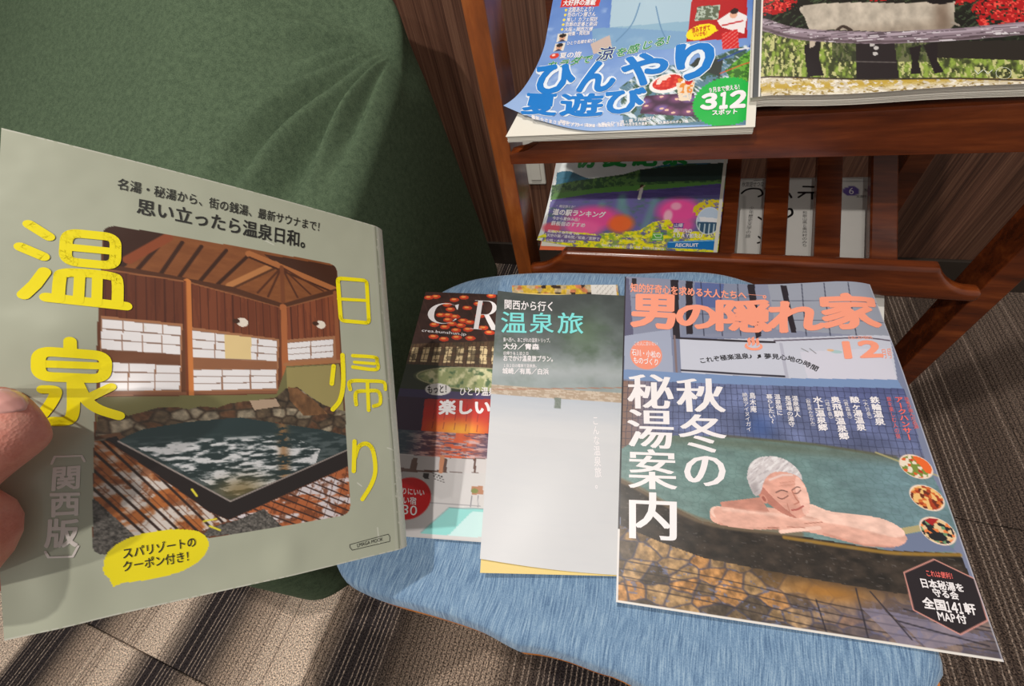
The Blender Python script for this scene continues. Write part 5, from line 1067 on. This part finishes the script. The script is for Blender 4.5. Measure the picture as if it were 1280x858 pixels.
# ------------------------------------------------------------------ rack, upper shelf left: summer outing guide
cool = empty('magazine', SHEETS['cool'].at(0.5, 0.5, -0.006))
tag(cool, 'blue summer outing magazine with big blue characters on the upper rack shelf', 'magazine')
def art_cool():
    sh = SHEETS['cool']; A = Art(sh.W, sh.H, 320, 340, (108, 146, 206), 1.6); X, Y = A.X, A.Y
    n = fbm(X/34, Y/26, 201, 4); A.C = lerpc((84, 124, 196), (150, 180, 226), np.clip((Y-110)/150+0.6*(n-0.4), 0, 1)); A.put(np.clip((fbm(X/18, Y/12, 203)-0.58)*5, 0, 1)*0.6, (176, 198, 232))
    # hanging cloth banners and figure in pale blue
    A.poly([(56.2,56.6),(130.1,91.3),(134.1,161.1),(60.8,145.1)], (168, 196, 214)); A.put(A.pm([(44.3,144.4),(133.1,149.2),(133,177.5),(49,171.9)])*0.7, (126, 168, 196)); A.line(curve_pts([(85.7,122.2),(81,144.6),(68.9,162.1)], 12), 1.2, (92, 136, 176)); A.line(curve_pts([(100.4,128.3),(106.8,152),(113.9,168.3)], 12), 1.0, (92, 136, 176))
    A.poly([(45.4,161.6),(61.9,154.1),(66.5,168.7),(50.9,173.8)], (196, 176, 168)); A.poly([(-7.4,62.6),(56.2,56.6),(58.9,104.6),(31.9,109.1)], (70, 92, 150))
    # stream valley lower right
    A.poly([(81.2,212.6),(100,193.2),(137,194.2),(177.4,179.8),(184.9,256),(92.6,252.2)], (92, 128, 150)); m = A.pm([(81.2,212.6),(100,193.2),(137,194.2),(177.4,179.8),(183.5,228.2),(161.5,250.7),(104.4,253),(89,245.6)])
    A.put(m*(fbm(X/5, Y/5, 211) > 0.5), (62, 92, 76)); A.put(m*np.clip((fbm((X-Y)/3, (X+Y)/14, 213)-0.5)*6, 0, 1), (212, 224, 234)); A.poly([(162,203.4),(180.1,184.3),(184.2,216),(167.3,213.3)], (104, 170, 60)); A.put(A.pm([(162,203.4),(180.1,184.3),(184.2,216),(167.3,213.3)])*(fbm(X/2, Y/2, 5) > 0.5), (60, 110, 44)); A.poly([(134.7,195.6),(140.2,188.2),(160.1,192.2),(158.8,209.3)], (54, 62, 60))
    A.line([(156.5,193.4),(178.8,182.9),(181,177.8)], 1.2, (40, 70, 150)); A.line([(158.6,206.2),(180.7,196.7)], 1.0, (206, 90, 60))
    # purple paper umbrellas
    m = A.pm([(103.3,222.8),(140.9,223.2),(142.9,246.4),(102.4,240.3)]); A.put(m, (70, 44, 70)); d1, d2, idn = cells(X/12, Y/8, 221); A.put(m*np.clip(1.0-d1*1.6, 0, 1), (150, 92, 140)); A.put(m*(idn > 0.6)*np.clip(0.9-d1*1.6, 0, 1), (120, 110, 190)); A.put(m*(d1 < 0.13), (232, 190, 170))
    # red square with dancer
    A.poly([(129.8,170.5),(130.8,117.9),(174.5,122.6),(177.1,173.4)], (176, 26, 32)); A.poly([(134.5,149.4),(136,134.4),(154.1,135.8),(153.7,150.8)], (92, 104, 84)); A.put(A.pm([(134.5,149.4),(136,134.4),(154.1,135.8),(153.7,150.8)])*(fbm(X/2, Y/2, 8) > 0.55), (176, 190, 176))
    for q, c in (([(152.6,152.3),(165.7,142.8),(175.9,150.9),(174.4,168.6),(156.8,159.5)], (232, 226, 228)), ([(157.2,166.1),(169.2,163),(171.5,182.5),(158.8,182.5)], (206, 30, 34))): A.poly(q, c)
    A.put(A.pm([(157.2,166.1),(169.2,163),(171.5,182.5),(158.8,182.5)])*(np.abs((X+Y) % 4-2) < 0.5)*0.5, (240, 200, 190)); A.ell(*[(165.4,147.7)][0], 3.0, 4.0, (222, 170, 144)); A.ell(*[(165.8,144.4)][0], 3.2, 3.0, (40, 26, 26)); A.line([(157.3,157.9),(172.5,155.4)], 1.6, (190, 30, 36)); A.line([(171.6,184.1),(178.8,182.9)], 1.6, (226, 226, 232))
    A.poly(ellpts(*[(140.6,162)][0], 12.0, 7.6, -14), (244, 220, 20)); A.poly([(148.4,164.8),(154.5,162.4),(149.2,158.4)], (244, 220, 20))
    # shaved ice with berries, parfait
    b = [(119,211.5)][0]; A.ell(b[0], b[1], 14, 9.5, (240, 236, 236), -12); d1, d2, idn = cells(X/3.6, Y/3.6, 231); k = A.pm(ellpts(b[0], b[1]-1, 11.5, 7.5, -12)); A.put(k, (196, 34, 30)); A.put(k*np.clip(0.6-d1, 0, 1)*1.4, (240, 96, 74)); A.put(k*(idn > 0.85), (250, 220, 210))
    A.poly([(125.9,212.2),(140.5,212.1),(138.6,230.7),(130.2,230)], (232, 214, 190)); A.put(A.pm([(126.6,207.5),(139.7,210.5),(138.6,224.5),(130,222.1)])*(vnoise(X/2, Y/2, 4) > 0.5), (226, 140, 50)); A.ell(*[(135.6,211.6)][0], 2.8, 3.2, (200, 40, 34)); A.poly([(128.5,207.7),(129.8,203.1),(133,209.8)], (110, 64, 40)); A.put(A.pm([(130.9,219.1),(138.2,219.8),(137.8,229.1),(132.5,228.6)])*(vnoise(X, Y/2, 6) > 0.55), (196, 196, 200))
    # green badge with cut edge
    c = [(164.4,233.7)][0]; P = []
    for i in range(96):
        a = 2*math.pi*i/96; r_ = 1.0 if i % 2 else 0.94; P.append((c[0]+24.5*r_*math.cos(a), c[1]+24.0*r_*math.sin(a)))
    A.poly(P, (30, 178, 72))
    # heading band and portraits, left
    A.poly([(8.7,113.6),(9.3,101.3),(48.8,108.4),(47.1,119.2)], (206, 40, 34))
    for p in [(16.6,150.4),(15.6,161.3)]: A.poly([(p[0]-5, p[1]-4.5), (p[0]+5, p[1]-4.5), (p[0]+5, p[1]+4.5), (p[0]-5, p[1]+4.5)], (222, 216, 206)); A.ell(p[0], p[1], 3, 3.6, (206, 156, 130)); A.ell(p[0], p[1]-2.2, 3.4, 2.3, (30, 24, 24)); A.poly([(p[0]-4, p[1]+4.5), (p[0]+4, p[1]+4.5), (p[0], p[1]+1.8)], (60, 60, 80))
    A.ell(*[(13.6,171.4)][0], 4.5, 3.4, (206, 60, 40)); A.ell(*[(12.5,170.4)][0], 1.6, 1.3, (250, 210, 200))
    for p in [(15.4,118.1),(15.4,123.9),(15.1,129.8),(15.1,135.4),(14.8,140.9)]: A.ell(p[0], p[1], 1.3, 1.3, (244, 220, 60))
    return A
cl = SHEETS['cool']
print_cover(cl, art_cool(), M_GLOSS, cool)
flat = Sheet((-0.121, 0.600, 0.6625), (0.063, 0.600, 0.6625), (0.0668, 0.3690, 0.5480), (-0.121, 0.3705, 0.5485), 186, 256, None, lambda s, t: (-0.024*np.clip((t-0.60)/0.40, 0, 1)**1.5*np.clip(1-s, 0, 1)**2, 0*s))
page_block(flat, 0.0085, cool, M_PAPER, 7, seed=6, inset=0.0)
T = Type(cl)
big = [('ひ', [(0.8,182.2),(39.4,183.4),(43.2,216.5),(12.1,222.9)]), ('ん', [(40.9,180.8),(76.4,184.5),(76.7,215.5),(46.5,216.3)]), ('や', [(75.7,176.8),(117.9,180.5),(116.7,212.9),(83.1,212)]), ('り', [(119.7,174.1),(153.8,170.5),(151.7,210.2),(127.6,210.8)]),
       ('夏', [(5.9,223.3),(32.4,219.3),(39.2,245.6),(14.7,257.2)]), ('遊', [(34.5,217.1),(70,217.3),(74.1,240.7),(41.5,244.9)]), ('び', [(70.8,212.4),(103.3,214.8),(106,240.6),(75,239.1)])]
for off, h, c, nm in ((0.10, 0.0003, (226, 236, 248), 'character_outline'), (0.038, 0.00065, (22, 122, 206), 'title_character')):
    for ch, q in big: T.fit(ch, q, off, h, tight=True).flush(nm, ink(c, 0.3), cool, None)
gq = [('カ', (690, 84)), ('ラ', (705, 82)), ('ダ', (720, 79)), ('で', (734, 76)), ('涼', (757, 68)), ('を', (778, 66)), ('感', (793, 61)), ('じ', (810, 58)), ('る', (826, 55)), ('！', (840, 51))]
GQ = [(14.9,183.3),(25.8,182.2),(36.4,180.4),(46.4,179.6),(62,175.1),(76.1,175.1),(86.1,173),(97.3,170.3),(107.9,168.3),(117,167)]
for off, h, c, nm in ((0.06, 0.0003, (226, 240, 226), 'line_outline'), (0.02, 0.0006, (40, 140, 80), 'green_lettering')):
    for i, ((ch, _), (x, y)) in enumerate(zip(gq, GQ)):
        r_ = 7.6 if ch == '涼' else 5.0
        if ch == '涼' and off < 0.05: T.flush(nm, ink(c, 0.3), cool)
        T.fit(ch, [(x-r_+0.6, y-r_), (x+r_+0.6, y-r_-0.8), (x+r_-0.6, y+r_-0.8), (x-r_-0.6, y+r_)], off, h)
        if ch == '涼' and off < 0.05: T.flush('navy_character', ink((40, 60, 130), 0.3), cool, None)
    T.flush(nm, ink(c, 0.3), cool)
T.fit('大好評の連載', [(11,113.1),(9.7,104.2),(44.3,109.4),(44,118.7)] and [(11.5,105.5),(44.4,110.4),(43.8,117.7),(11,113.1)], 0.03)
for s, q in (('北陸あたより！', [(17.7,115.2),(45.5,118.9),(44.8,125.3),(17.9,121.8)]), ('街のパン屋さん', [(17.8,121.3),(46.3,125.1),(45.6,130.9),(17.9,127.4)]), ('推し！カフェ探訪', [(17.9,127.4),(48.6,131.4),(47.8,136.8),(18,133)]), ('京都の定番と新店', [(17.2,132.9),(49.4,137),(48.5,142.3),(17.2,138.5)]), ('大阪・関西万博', [(17.3,139),(45.5,142.3),(44.7,147.6),(17.2,144.1)]),
             ('特集・発見旅', [(22,144.8),(43,146.5),(42.9,151.4),(22,149.8)]), ('ひとり名様を紹介！', [(22.1,155.8),(51.9,156.3),(51.9,160.7),(22.3,160.4)]), ('夏の旅', [(18.1,168.2),(39.5,168.9),(39.8,176.2),(19.5,175.9)])): T.fit(s, q, 0.02)
T.fit('９月まで使える！', [(150.6,219.4),(175.1,217.9),(176,223.2),(151.6,224.9)], 0.03, 0.0004); T.fit('３', [(146.4,225.2),(158.1,224.7),(158,240.7),(146.5,240.6)], 0.06, 0.0004, tight=True); T.fit('１', [(159.8,224.9),(166.2,224.7),(166,240.6),(160.3,240.9)], 0.06, 0.0004, tight=True); T.fit('２', [(167.4,224.8),(179.6,223.7),(178.6,240.3),(167.7,240.7)], 0.06, 0.0004, tight=True); T.fit('スポット', [(154.6,241.2),(174,241.2),(173.7,246.4),(155.5,246.6)], 0.04, 0.0004)
T.fit('最新☆さまさまなビアガーデン、大阪のひ〜涼・夜・川遊び＆', [(21.7,252.7),(114.7,243.6),(115.2,247.1),(23.8,257.7)], 0.03); T.fit('琵琶湖ハイウェイ・新幹線・淡路島海浜、芝桜から生き生き温泉マルシェ大集合のスポット他', [(43.4,248.8),(138.6,249.2),(138.9,252.2),(44.7,252.8)], 0.03)
T.flush('white_lettering', Wt, cool)
T.fit('涼みすぎて', [(132.4,156.7),(147.7,155.7),(148.1,161.5),(133.6,162.7)], 0.02, 0.0004); T.fit('いいかも！', [(134.2,161.9),(146.9,161.3),(147.2,166.3),(135.2,167.1)], 0.02, 0.0004); T.flush('red_lettering', ink((206, 40, 36)), cool)

# ------------------------------------------------------------------ rack, upper shelf right: goat magazine
goat = empty('magazine', SHEETS['goat'].at(0.5, 0.5, -0.006))
tag(goat, 'magazine with a pale goat behind a log fence on the upper rack shelf', 'magazine')
def art_goat():
    sh = SHEETS['goat']; A = Art(sh.W, sh.H, 360, 300, (24, 26, 22), 1.8); X, Y = A.X, A.Y
    m = np.clip((fbm(X/9, Y/7, 301)-0.5)*4, 0, 1); A.put(m*0.6, (48, 66, 40)); n = fbm((X+Y)/2, (X-Y)/9, 303); A.put((n > 0.62)*0.5, (92, 116, 80))
    for p, r_ in zip([(14.7,166.2),(163.1,197.1),(153.2,190.6),(133.2,177),(85.3,167.5),(171.2,203.3),(21.3,153),(114.9,164.5),(149.9,201)], (16, 22, 14, 12, 12, 12, 14, 14, 8)):
        k = np.hypot((X-p[0])/r_, (Y-p[1])/(r_*0.7)); A.put((k < 1)*(vnoise(X/1.6, Y/1.6, 305) > 0.38), (172, 26, 30)); A.put((k < 0.8)*(vnoise(X/1.2, Y/1.2, 306) > 0.7), (236, 80, 70))
    # grass and straw
    g = [(5.7,185.7),(43.7,203),(165.5,224.8),(171.5,256.6),(163.6,253.7),(6.9,238.1)]; m = A.pm(g); k = np.clip((fbm(X/3, Y/6, 311)-0.36)*3.5, 0, 1); A.put(m, (60, 66, 40)); A.put(m*k, (140, 164, 70)); A.put(m*(fbm(X/1.6, Y/4, 313) > 0.6), (190, 190, 130)); A.put(A.pm([(113,214.9),(174.2,219.2),(173,235.6),(112.5,228.3)]), (40, 36, 32)); A.put(A.pm([(54.1,207.2),(117.7,215.4),(117,232.6),(54.1,225.4)])*0.6, (44, 50, 38))
    s_ = [(6.8,235.1),(83.7,243.6),(172,249.2),(170.7,268.7),(7.3,258.5)]; m = A.pm(s_); A.put(m, (206, 196, 176)); A.put(m*(fbm(X/2.4, Y/1.8, 317) > 0.52), (232, 226, 214)); A.put(m*(fbm(X/2, Y/1.5, 319) < 0.38), (150, 126, 70)); A.put(m*np.exp(-((Y-[(83.6,245.5)][0][1])/4)**2)*(fbm(X/3, Y/2, 321) > 0.45), (190, 160, 66)); A.line([(6.8,235.8),(83.7,243),(129.9,246.6),(171.9,251.1)], 1.4, (44, 34, 30), 0.8)
    # goat
    body = curve_pts([(32.7,174.2),(43.6,172.2),(75,175.7),(95,179.2),(113.4,180.2),(124.1,171.6),(129.6,173.7),(129.4,189.2),(126.4,205.4),(108.6,206.3),(93.3,204.6),(64.5,199.8),(54.2,197.8),(40.5,196.7),(36.1,184)], 80, True)
    bm_ = A.pm(body); A.put(bm_, (190, 180, 166)); A.mul(0.78+0.36*fbm(X/4, Y/7, 331, 5), bm_); A.put(bm_*np.clip((Y-[(74.7,193.9)][0][1])/8, 0, 1)*0.4, (112, 96, 82)); A.put(bm_*np.exp(-((X-[(122.2,193.9)][0][0])/5)**2-((Y-[(122.2,193.9)][0][1])/16)**2)*0.7, (104, 84, 70)); A.line(curve_pts([(57.3,198.9),(61.4,195.8),(66.5,200.1)], 8), 2.5, (60, 48, 42)); A.ell(*[(122.8,180)][0], 9, 3.5, (22, 20, 22)); A.poly([(127.6,198.7),(132,202.5),(131.5,203.9),(126.6,200.6)], (150, 140, 130))
    # legs and post
    for q in ([(36.2,209.5),(46.8,206.3),(45.8,223.3),(48.9,237.2),(38.5,237.9),(36.3,221)], [(101.6,219.2),(109.2,217.3),(106.9,230.4),(108.3,240.9),(101.8,240.9),(103.1,230)], [(110.1,217.4),(118.6,215.5),(117.9,231.4),(121.2,240.8),(115.7,241.6),(113.3,231)]): A.poly(q, (34, 28, 30))
    A.poly([(69.5,210.3),(93.1,212.9),(95.2,243.5),(69.1,241.8)], (38, 32, 34)); A.line([(69.2,227.4),(93.6,230.4)], 0.8, (96, 90, 88)); 
    for p in [(79.4,214.2),(81.8,217.2),(81.2,221.9)]: A.ell(p[0], p[1], 1.6, 1.5, (190, 186, 186))
    A.poly([(39.4,206.9),(43.7,206),(42.6,211.6),(39.5,212.7)], (190, 176, 160))
    # log rail
    lg = curve_pts([(5.1,183.9),(24.7,196.1),(48.9,203),(84.4,208.5),(122.5,210.4),(145,209.9),(179.1,208.1)], 60); A.line(lg, 10.5, (140, 124, 136)); A.line([(x, y-2.6) for x, y in lg], 2.0, (182, 168, 182), 0.8, 1.2)
    lm = np.clip((5.2-A.dist(lg))/0.5, 0, 1); A.put(lm*(fbm(X/12, Y/0.9, 341) > 0.6)*0.8, (74, 62, 70)); A.line([(x, y+3.6) for x, y in lg], 2.0, (84, 70, 76), 0.8, 1.2); A.put(lm*(fbm(X/9, Y/1.2, 343) > 0.7), (210, 204, 212))
    # dark border strip with fine white rule
    sx_ = [(6.2,207.8)][0][0]; A.put((X < sx_)*1.0, (40, 42, 44)); A.put((X < sx_)*(X > sx_*0.3)*np.clip(Y/200, 0, 1)*0.5, (110, 116, 120)); A.put((np.abs(X-sx_) < 0.6)*1.0, (226, 224, 220)); A.put((X < 1.6)*1.0, (206, 204, 198))
    return A
gs = SHEETS['goat']
print_cover(gs, art_goat(), M_GLOSS, goat); page_block(gs, 0.0125, goat, M_PAPER, 8, seed=7)
T = Type(gs); T.stroke(ellpts(*[(153.4,244.3)][0], 4, 4.5), 0.3, closed=True); T.stroke([(138.1,240.8),(139.7,244.1),(142.5,241.1)], 0.5); T.stroke([(143.3,241.1),(144.9,244.4),(147.6,241.4)], 0.5)
T.flush('small_emblem', ink((206, 214, 196)), goat)

# ------------------------------------------------------------------ rack, lower shelf: flower field magazine
field = empty('magazine', SHEETS['field'].at(0.5, 0.5, -0.006))
tag(field, 'magazine with pink and yellow flower field cover on the lower rack shelf', 'magazine')
def art_field():
    sh = SHEETS['field']; A = Art(sh.W, sh.H, 300, 340, (196, 204, 210), 1.3); X, Y = A.X, A.Y
    A.C = lerpc((120, 160, 206), (222, 228, 230), Y/150)
    A.poly(curve_pts([(3.6,171.9),(20.6,169.8),(52.1,182),(92,177.9),(138.4,163.1),(175,161.8),(212.5,163.4)], 30)+[(217.4,219.7),(9.3,224.6)], (52, 112, 138)); m = A.pm([(2.6,179),(72.3,179.9),(129.7,169.6),(212.5,163.4),(215.6,199.2),(6.6,200.3)]); A.mul(0.75+0.45*fbm(X/8, Y/6, 401), m)
    m = A.pm([(0.4,190.9),(31.5,184.1),(91.7,175.6),(110.5,169.2),(166.1,162.6),(212.7,165.6),(215.2,195),(142.2,196.1),(76.1,204.9),(2.5,212.4)]); A.put(m, (58, 92, 62)); A.put(m*(fbm(X/4, Y/4, 403) > 0.52), (92, 132, 74)); A.put(A.pm([(110.5,169.2),(212.3,161.3),(214.3,184.6),(112.8,187.1)]), (44, 62, 58))
    A.put(A.pm([(4.9,202.7),(74.3,193.6),(141.5,189.5),(214.5,186.7),(215.2,195),(142.2,196.1),(76.1,204.9),(4.6,212.3)]), (96, 150, 74))
    # lavender
    m = A.pm([(4.6,212.3),(55.5,202.6),(142.2,196.1),(208.6,189),(211.1,215.7),(3.4,227.4)]); A.put(m, (96, 84, 150)); A.mul(0.8+0.4*fbm(X/14, Y/2, 405), m); m = A.pm([(3,214.8),(215.9,203.3),(217.6,289.5),(8.6,314.5)]); A.put(m, (112, 106, 168)); A.put(m*np.clip((fbm(X/10, Y/5, 407)-0.5)*3, 0, 1), (84, 120, 110))
    for q in ([(92.9,211.5),(92.9,224.7)], [(94.2,207),(105.4,244)], [(133.2,213.4),(126.6,248.8)], [(70.2,218.4),(69.2,236.6)]): A.line(q, 9, (112, 164, 160), 0.6, 6)
    for p, rx, ry, c in (([(63.3,236.9)][0], 32, 16, (244, 84, 160)), ([(52.1,252.9)][0], 24, 11, (248, 104, 170)), ([(162,225.8)][0], 24, 17, (250, 84, 164)), ([(165.9,244.5)][0], 15, 9, (232, 90, 160)), ([(97.8,244.2)][0], 15, 12, (252, 112, 50)), ([(13.9,257.2)][0], 12, 9, (222, 90, 110)), ([(158.7,219.5)][0], 6, 5, (248, 170, 200)), ([(151.1,232.3)][0], 5, 8, (250, 190, 210))): A.ell(p[0], p[1], rx, ry, c, 0, 0.55, 0.95)
    m = A.pm([(-0.7,276.1),(14.8,261.2),(65.4,259.8),(121.5,252.1),(134.8,241.1),(152.5,236.5),(166.8,252.7),(214.1,250.1),(217.6,289.5),(4.6,315.3)]); A.put(m*np.clip((fbm(X/6, Y/4, 411)-0.32)*5, 0, 1), (250, 240, 30)); A.put(m*np.clip((fbm(X/5, Y/4, 413)-0.56)*5, 0, 1), (150, 186, 60)); A.put(m*(fbm(X/3, Y/3, 415) > 0.66), (246, 242, 120))
    m = A.pm([(174.3,223.5),(188.8,210.9),(209.7,209.6),(211.3,228),(182.1,231.7)]); A.put(m*(fbm(X/3, Y/3, 417) > 0.45), (224, 204, 40))
    A.ell(*[(115.4,192.7)][0], 2.2, 2.6, (60, 40, 34)); A.line([(115.9,196),(114.7,209.1)], 4, (226, 222, 222)); A.line([(111.4,198.2),(119.1,191.6)], 1, (226, 190, 170))
    p = [(196.5,237.6)][0]; A.ell(p[0], p[1], 13.5, 17.5, (224, 230, 240)); k = A.pm(ellpts(p[0], p[1], 12.6, 16.5)); A.put(k, (196, 214, 236)); A.put(k*(Y > p[1]+2), (60, 92, 120)); A.put(k*(Y > p[1]+4)*(np.abs((X % 5)-2.5) < 0.7), (190, 210, 220)); A.poly([(p[0]-11, p[1]-5), (p[0]+12, p[1]-3), (p[0]+12, p[1]+2), (p[0]-9, p[1]+1)], (240, 240, 244))
    A.poly([(155,265.5),(205.6,261.1),(207.9,266.7),(206,274),(155.1,273.7)], (24, 120, 196)); A.line([(156,266.5),(205.7,262.1)], 1.0, (150, 206, 240))
    A.poly([(136.6,254.8),(148.3,254.4),(149.6,264.7),(136.1,265.2)], (96, 180, 70)); A.line([(137.8,256.8),(146.8,256.5),(146.4,260.7),(141,260.9),(137.8,256.8)], 0.8, (236, 244, 230)); A.line([(137.7,263.6),(147.6,263.2)], 0.8, (236, 244, 230))
    A.poly([(158.5,241.6),(170,241.3),(169.7,247.5),(158.3,247.8)], (96, 70, 160)); A.poly([(8.3,265.1),(77.5,261.7),(77,269.6),(11,276.7)], (106, 84, 170), 0.85); A.poly([(9.7,275.4),(48,273.3),(47.8,277.1),(11.4,282.8)], (106, 84, 170), 0.85)
    A.put((Y > sh.H-3)*(X > 90)*0.8, (222, 220, 214))
    return A
fs = SHEETS['field']
print_cover(fs, art_field(), M_GLOSS, field)
fflat = Sheet((-0.134, 0.650, 0.5130), (0.0755, 0.650, 0.5130), (0.0710, 0.4045, 0.3915), (-0.1375, 0.4045, 0.3915), 210, 283)
page_block(fflat, 0.0120, field, M_PAPER, 8, seed=8, inset=0.0003); 
sheet_obj(Sheet((-0.133, 0.650, 0.5128), (0.0740, 0.650, 0.5128), (0.0690, 0.4040, 0.3910), (-0.1385, 0.4008, 0.3884), 210, 283), -0.0004, 'orange_leaf', plain('orange_leaf', (226, 110, 66), 0.5), field)
T = Type(fs)
for s, q in (('初', [(25.7,134.1),(52.4,135.1),(52.8,165.7),(26.3,165.2)]), ('夏', [(61.8,135.5),(92.5,136.7),(93.3,165.4),(63,164.8)]), ('絶', [(98.4,135.7),(127.8,136.9),(130.2,165.1),(100.1,164.4)]), ('景', [(134.2,134.9),(163.3,136.1),(165.3,163.7),(136.7,164.1)])): T.fit(s, q, 0.05, tight=True)
T.flush('green_title', ink((34, 150, 70)), field)
for s, q, b in (('“時空旅とか”', [(12.5,219.6),(40,220.2),(39.8,225),(12.4,224.5)], 0.0), ('道の駅ランキング', [(9.5,225.9),(77.8,228.3),(77.3,237.3),(9.5,236.1)], 0.035), ('今から夏休み品！', [(10.9,238),(49.5,238.8),(49.5,244.2),(11.1,243.9)], 0.02), ('鉄板宿のすすめ', [(11.3,245.2),(55.8,245.5),(55.1,252.7),(11,253.3)], 0.02),
                ('高知ひろめ市場でね', [(9.4,260.6),(50.5,260.4),(50.5,265.3),(9.7,266.4)], 0.02), ('天空の湖／湯布院／松島／宮野で', [(10,267.8),(76,264.2),(75.9,268.7),(10.3,273.8)], 0.02), ('山地・大阪・浜松', [(11,276.7),(47.1,273.4),(46.9,277.3),(11.4,282.8)], 0.02),
                ('山陽', [(159.4,242.1),(169.1,241.8),(168.8,247),(159.1,247.3)], 0.02), ('瀬戸内の', [(159.2,248.3),(180.3,248.2),(180.1,254.3),(159,254)], 0.03), ('１ＤＡＹ船たび', [(158.2,254.5),(192.1,253.9),(191.8,260),(158.9,260.7)], 0.03), ('RECRUIT', [(164.1,267.7),(188.2,266.6),(188.7,271.1),(163.7,272.3)], 0.03), ('天空の島／三原港・呉・江田島・尾道 船でめぐる瀬戸内海', [(79.5,272.6),(151.6,273.8),(151.9,276.9),(80.1,275.8)], 0.02)):
    T.fit(s, q, b, 0.0004)
T.flush('white_lettering', Wt, field)

# ------------------------------------------------------------------ pale booklet behind the slats
bk = SHEETS['book']; book = empty('booklet', bk.at(0.5, 0.5, -0.002))
tag(book, 'white booklet with brushed black characters seen through the gaps of the lower rack slats', 'booklet')
A = Art(210, 210, 120, 120, (214, 212, 208)); A.mul(0.97+0.04*fbm(A.X/20, A.Y/20, 501), 1.0)
A.line([(157.5,4.8),(204.3,5.9)], 0.5, (150, 150, 150)); A.line([(65.2,25.4),(71.8,114.8)], 3.5, (176, 174, 170), 0.8, 2.0)
A.ell(*[(176.8,18)][0], 8.2, 6.2, (96, 76, 150)); print_cover(bk, A, M_MATT, book); page_block(bk, 0.004, book, M_NEWS, 3, seed=9)
T = Type(bk)
T.stroke(curve_pts([(62.2,21),(66.4,16.6),(73.4,14.4),(82.3,15.6),(85.3,22.1),(81.1,25.4)], 20), 2.2); T.stroke([(74.5,3.4),(85.9,2.4)], 0.6)
T.stroke([(128.3,12),(143.2,12.6)], 2.2); T.stroke([(123.6,20),(146.7,20)], 2.4); T.stroke([(131.1,20),(123.9,26.4)], 2.2); T.stroke([(137.7,20),(138,28.4)], 2.2)
T.stroke([(113.6,21.1),(116.4,26.4)], 2.4); T.stroke(curve_pts([(112.1,42.4),(117.1,42.3),(118.2,48.6),(113.4,52.9)], 14), 2.6); T.stroke([(82.8,53.4),(90,58.6)], 2.2); T.stroke([(84.3,78.8),(90.6,84.9),(83.9,87.2)], 2.0)
T.fit('秋旅遊せつなる', [(62,4.3),(90.4,4.6),(90,12.3),(61.6,12.1)], 0.0); T.col('少年歴史文学の旅', [(72.2,38.5),(77.5,38.5),(75.8,81.2),(69.7,81.4)], 0.0); T.col('和歌山県と奥州村のみち', [(128.8,44.2),(133.7,44.2),(135.5,90.2),(129.9,90.5)], 0.0)
T.fit('No.50', [(189.9,15),(199.1,15),(199.2,19.1),(190,19.1)], 0.0); T.fit('定期刊行', [(181.6,23.1),(197,23.1),(197,26.7),(181.7,26.7)], 0.0)
T.flush('black_lettering', ink((34, 30, 32)), book)
T.fit('6', [(174.4,13.9),(179.1,13.9),(179.3,22.1),(174.6,22.1)], 0.0, 0.0004); T.flush('white_number', Wt, book)
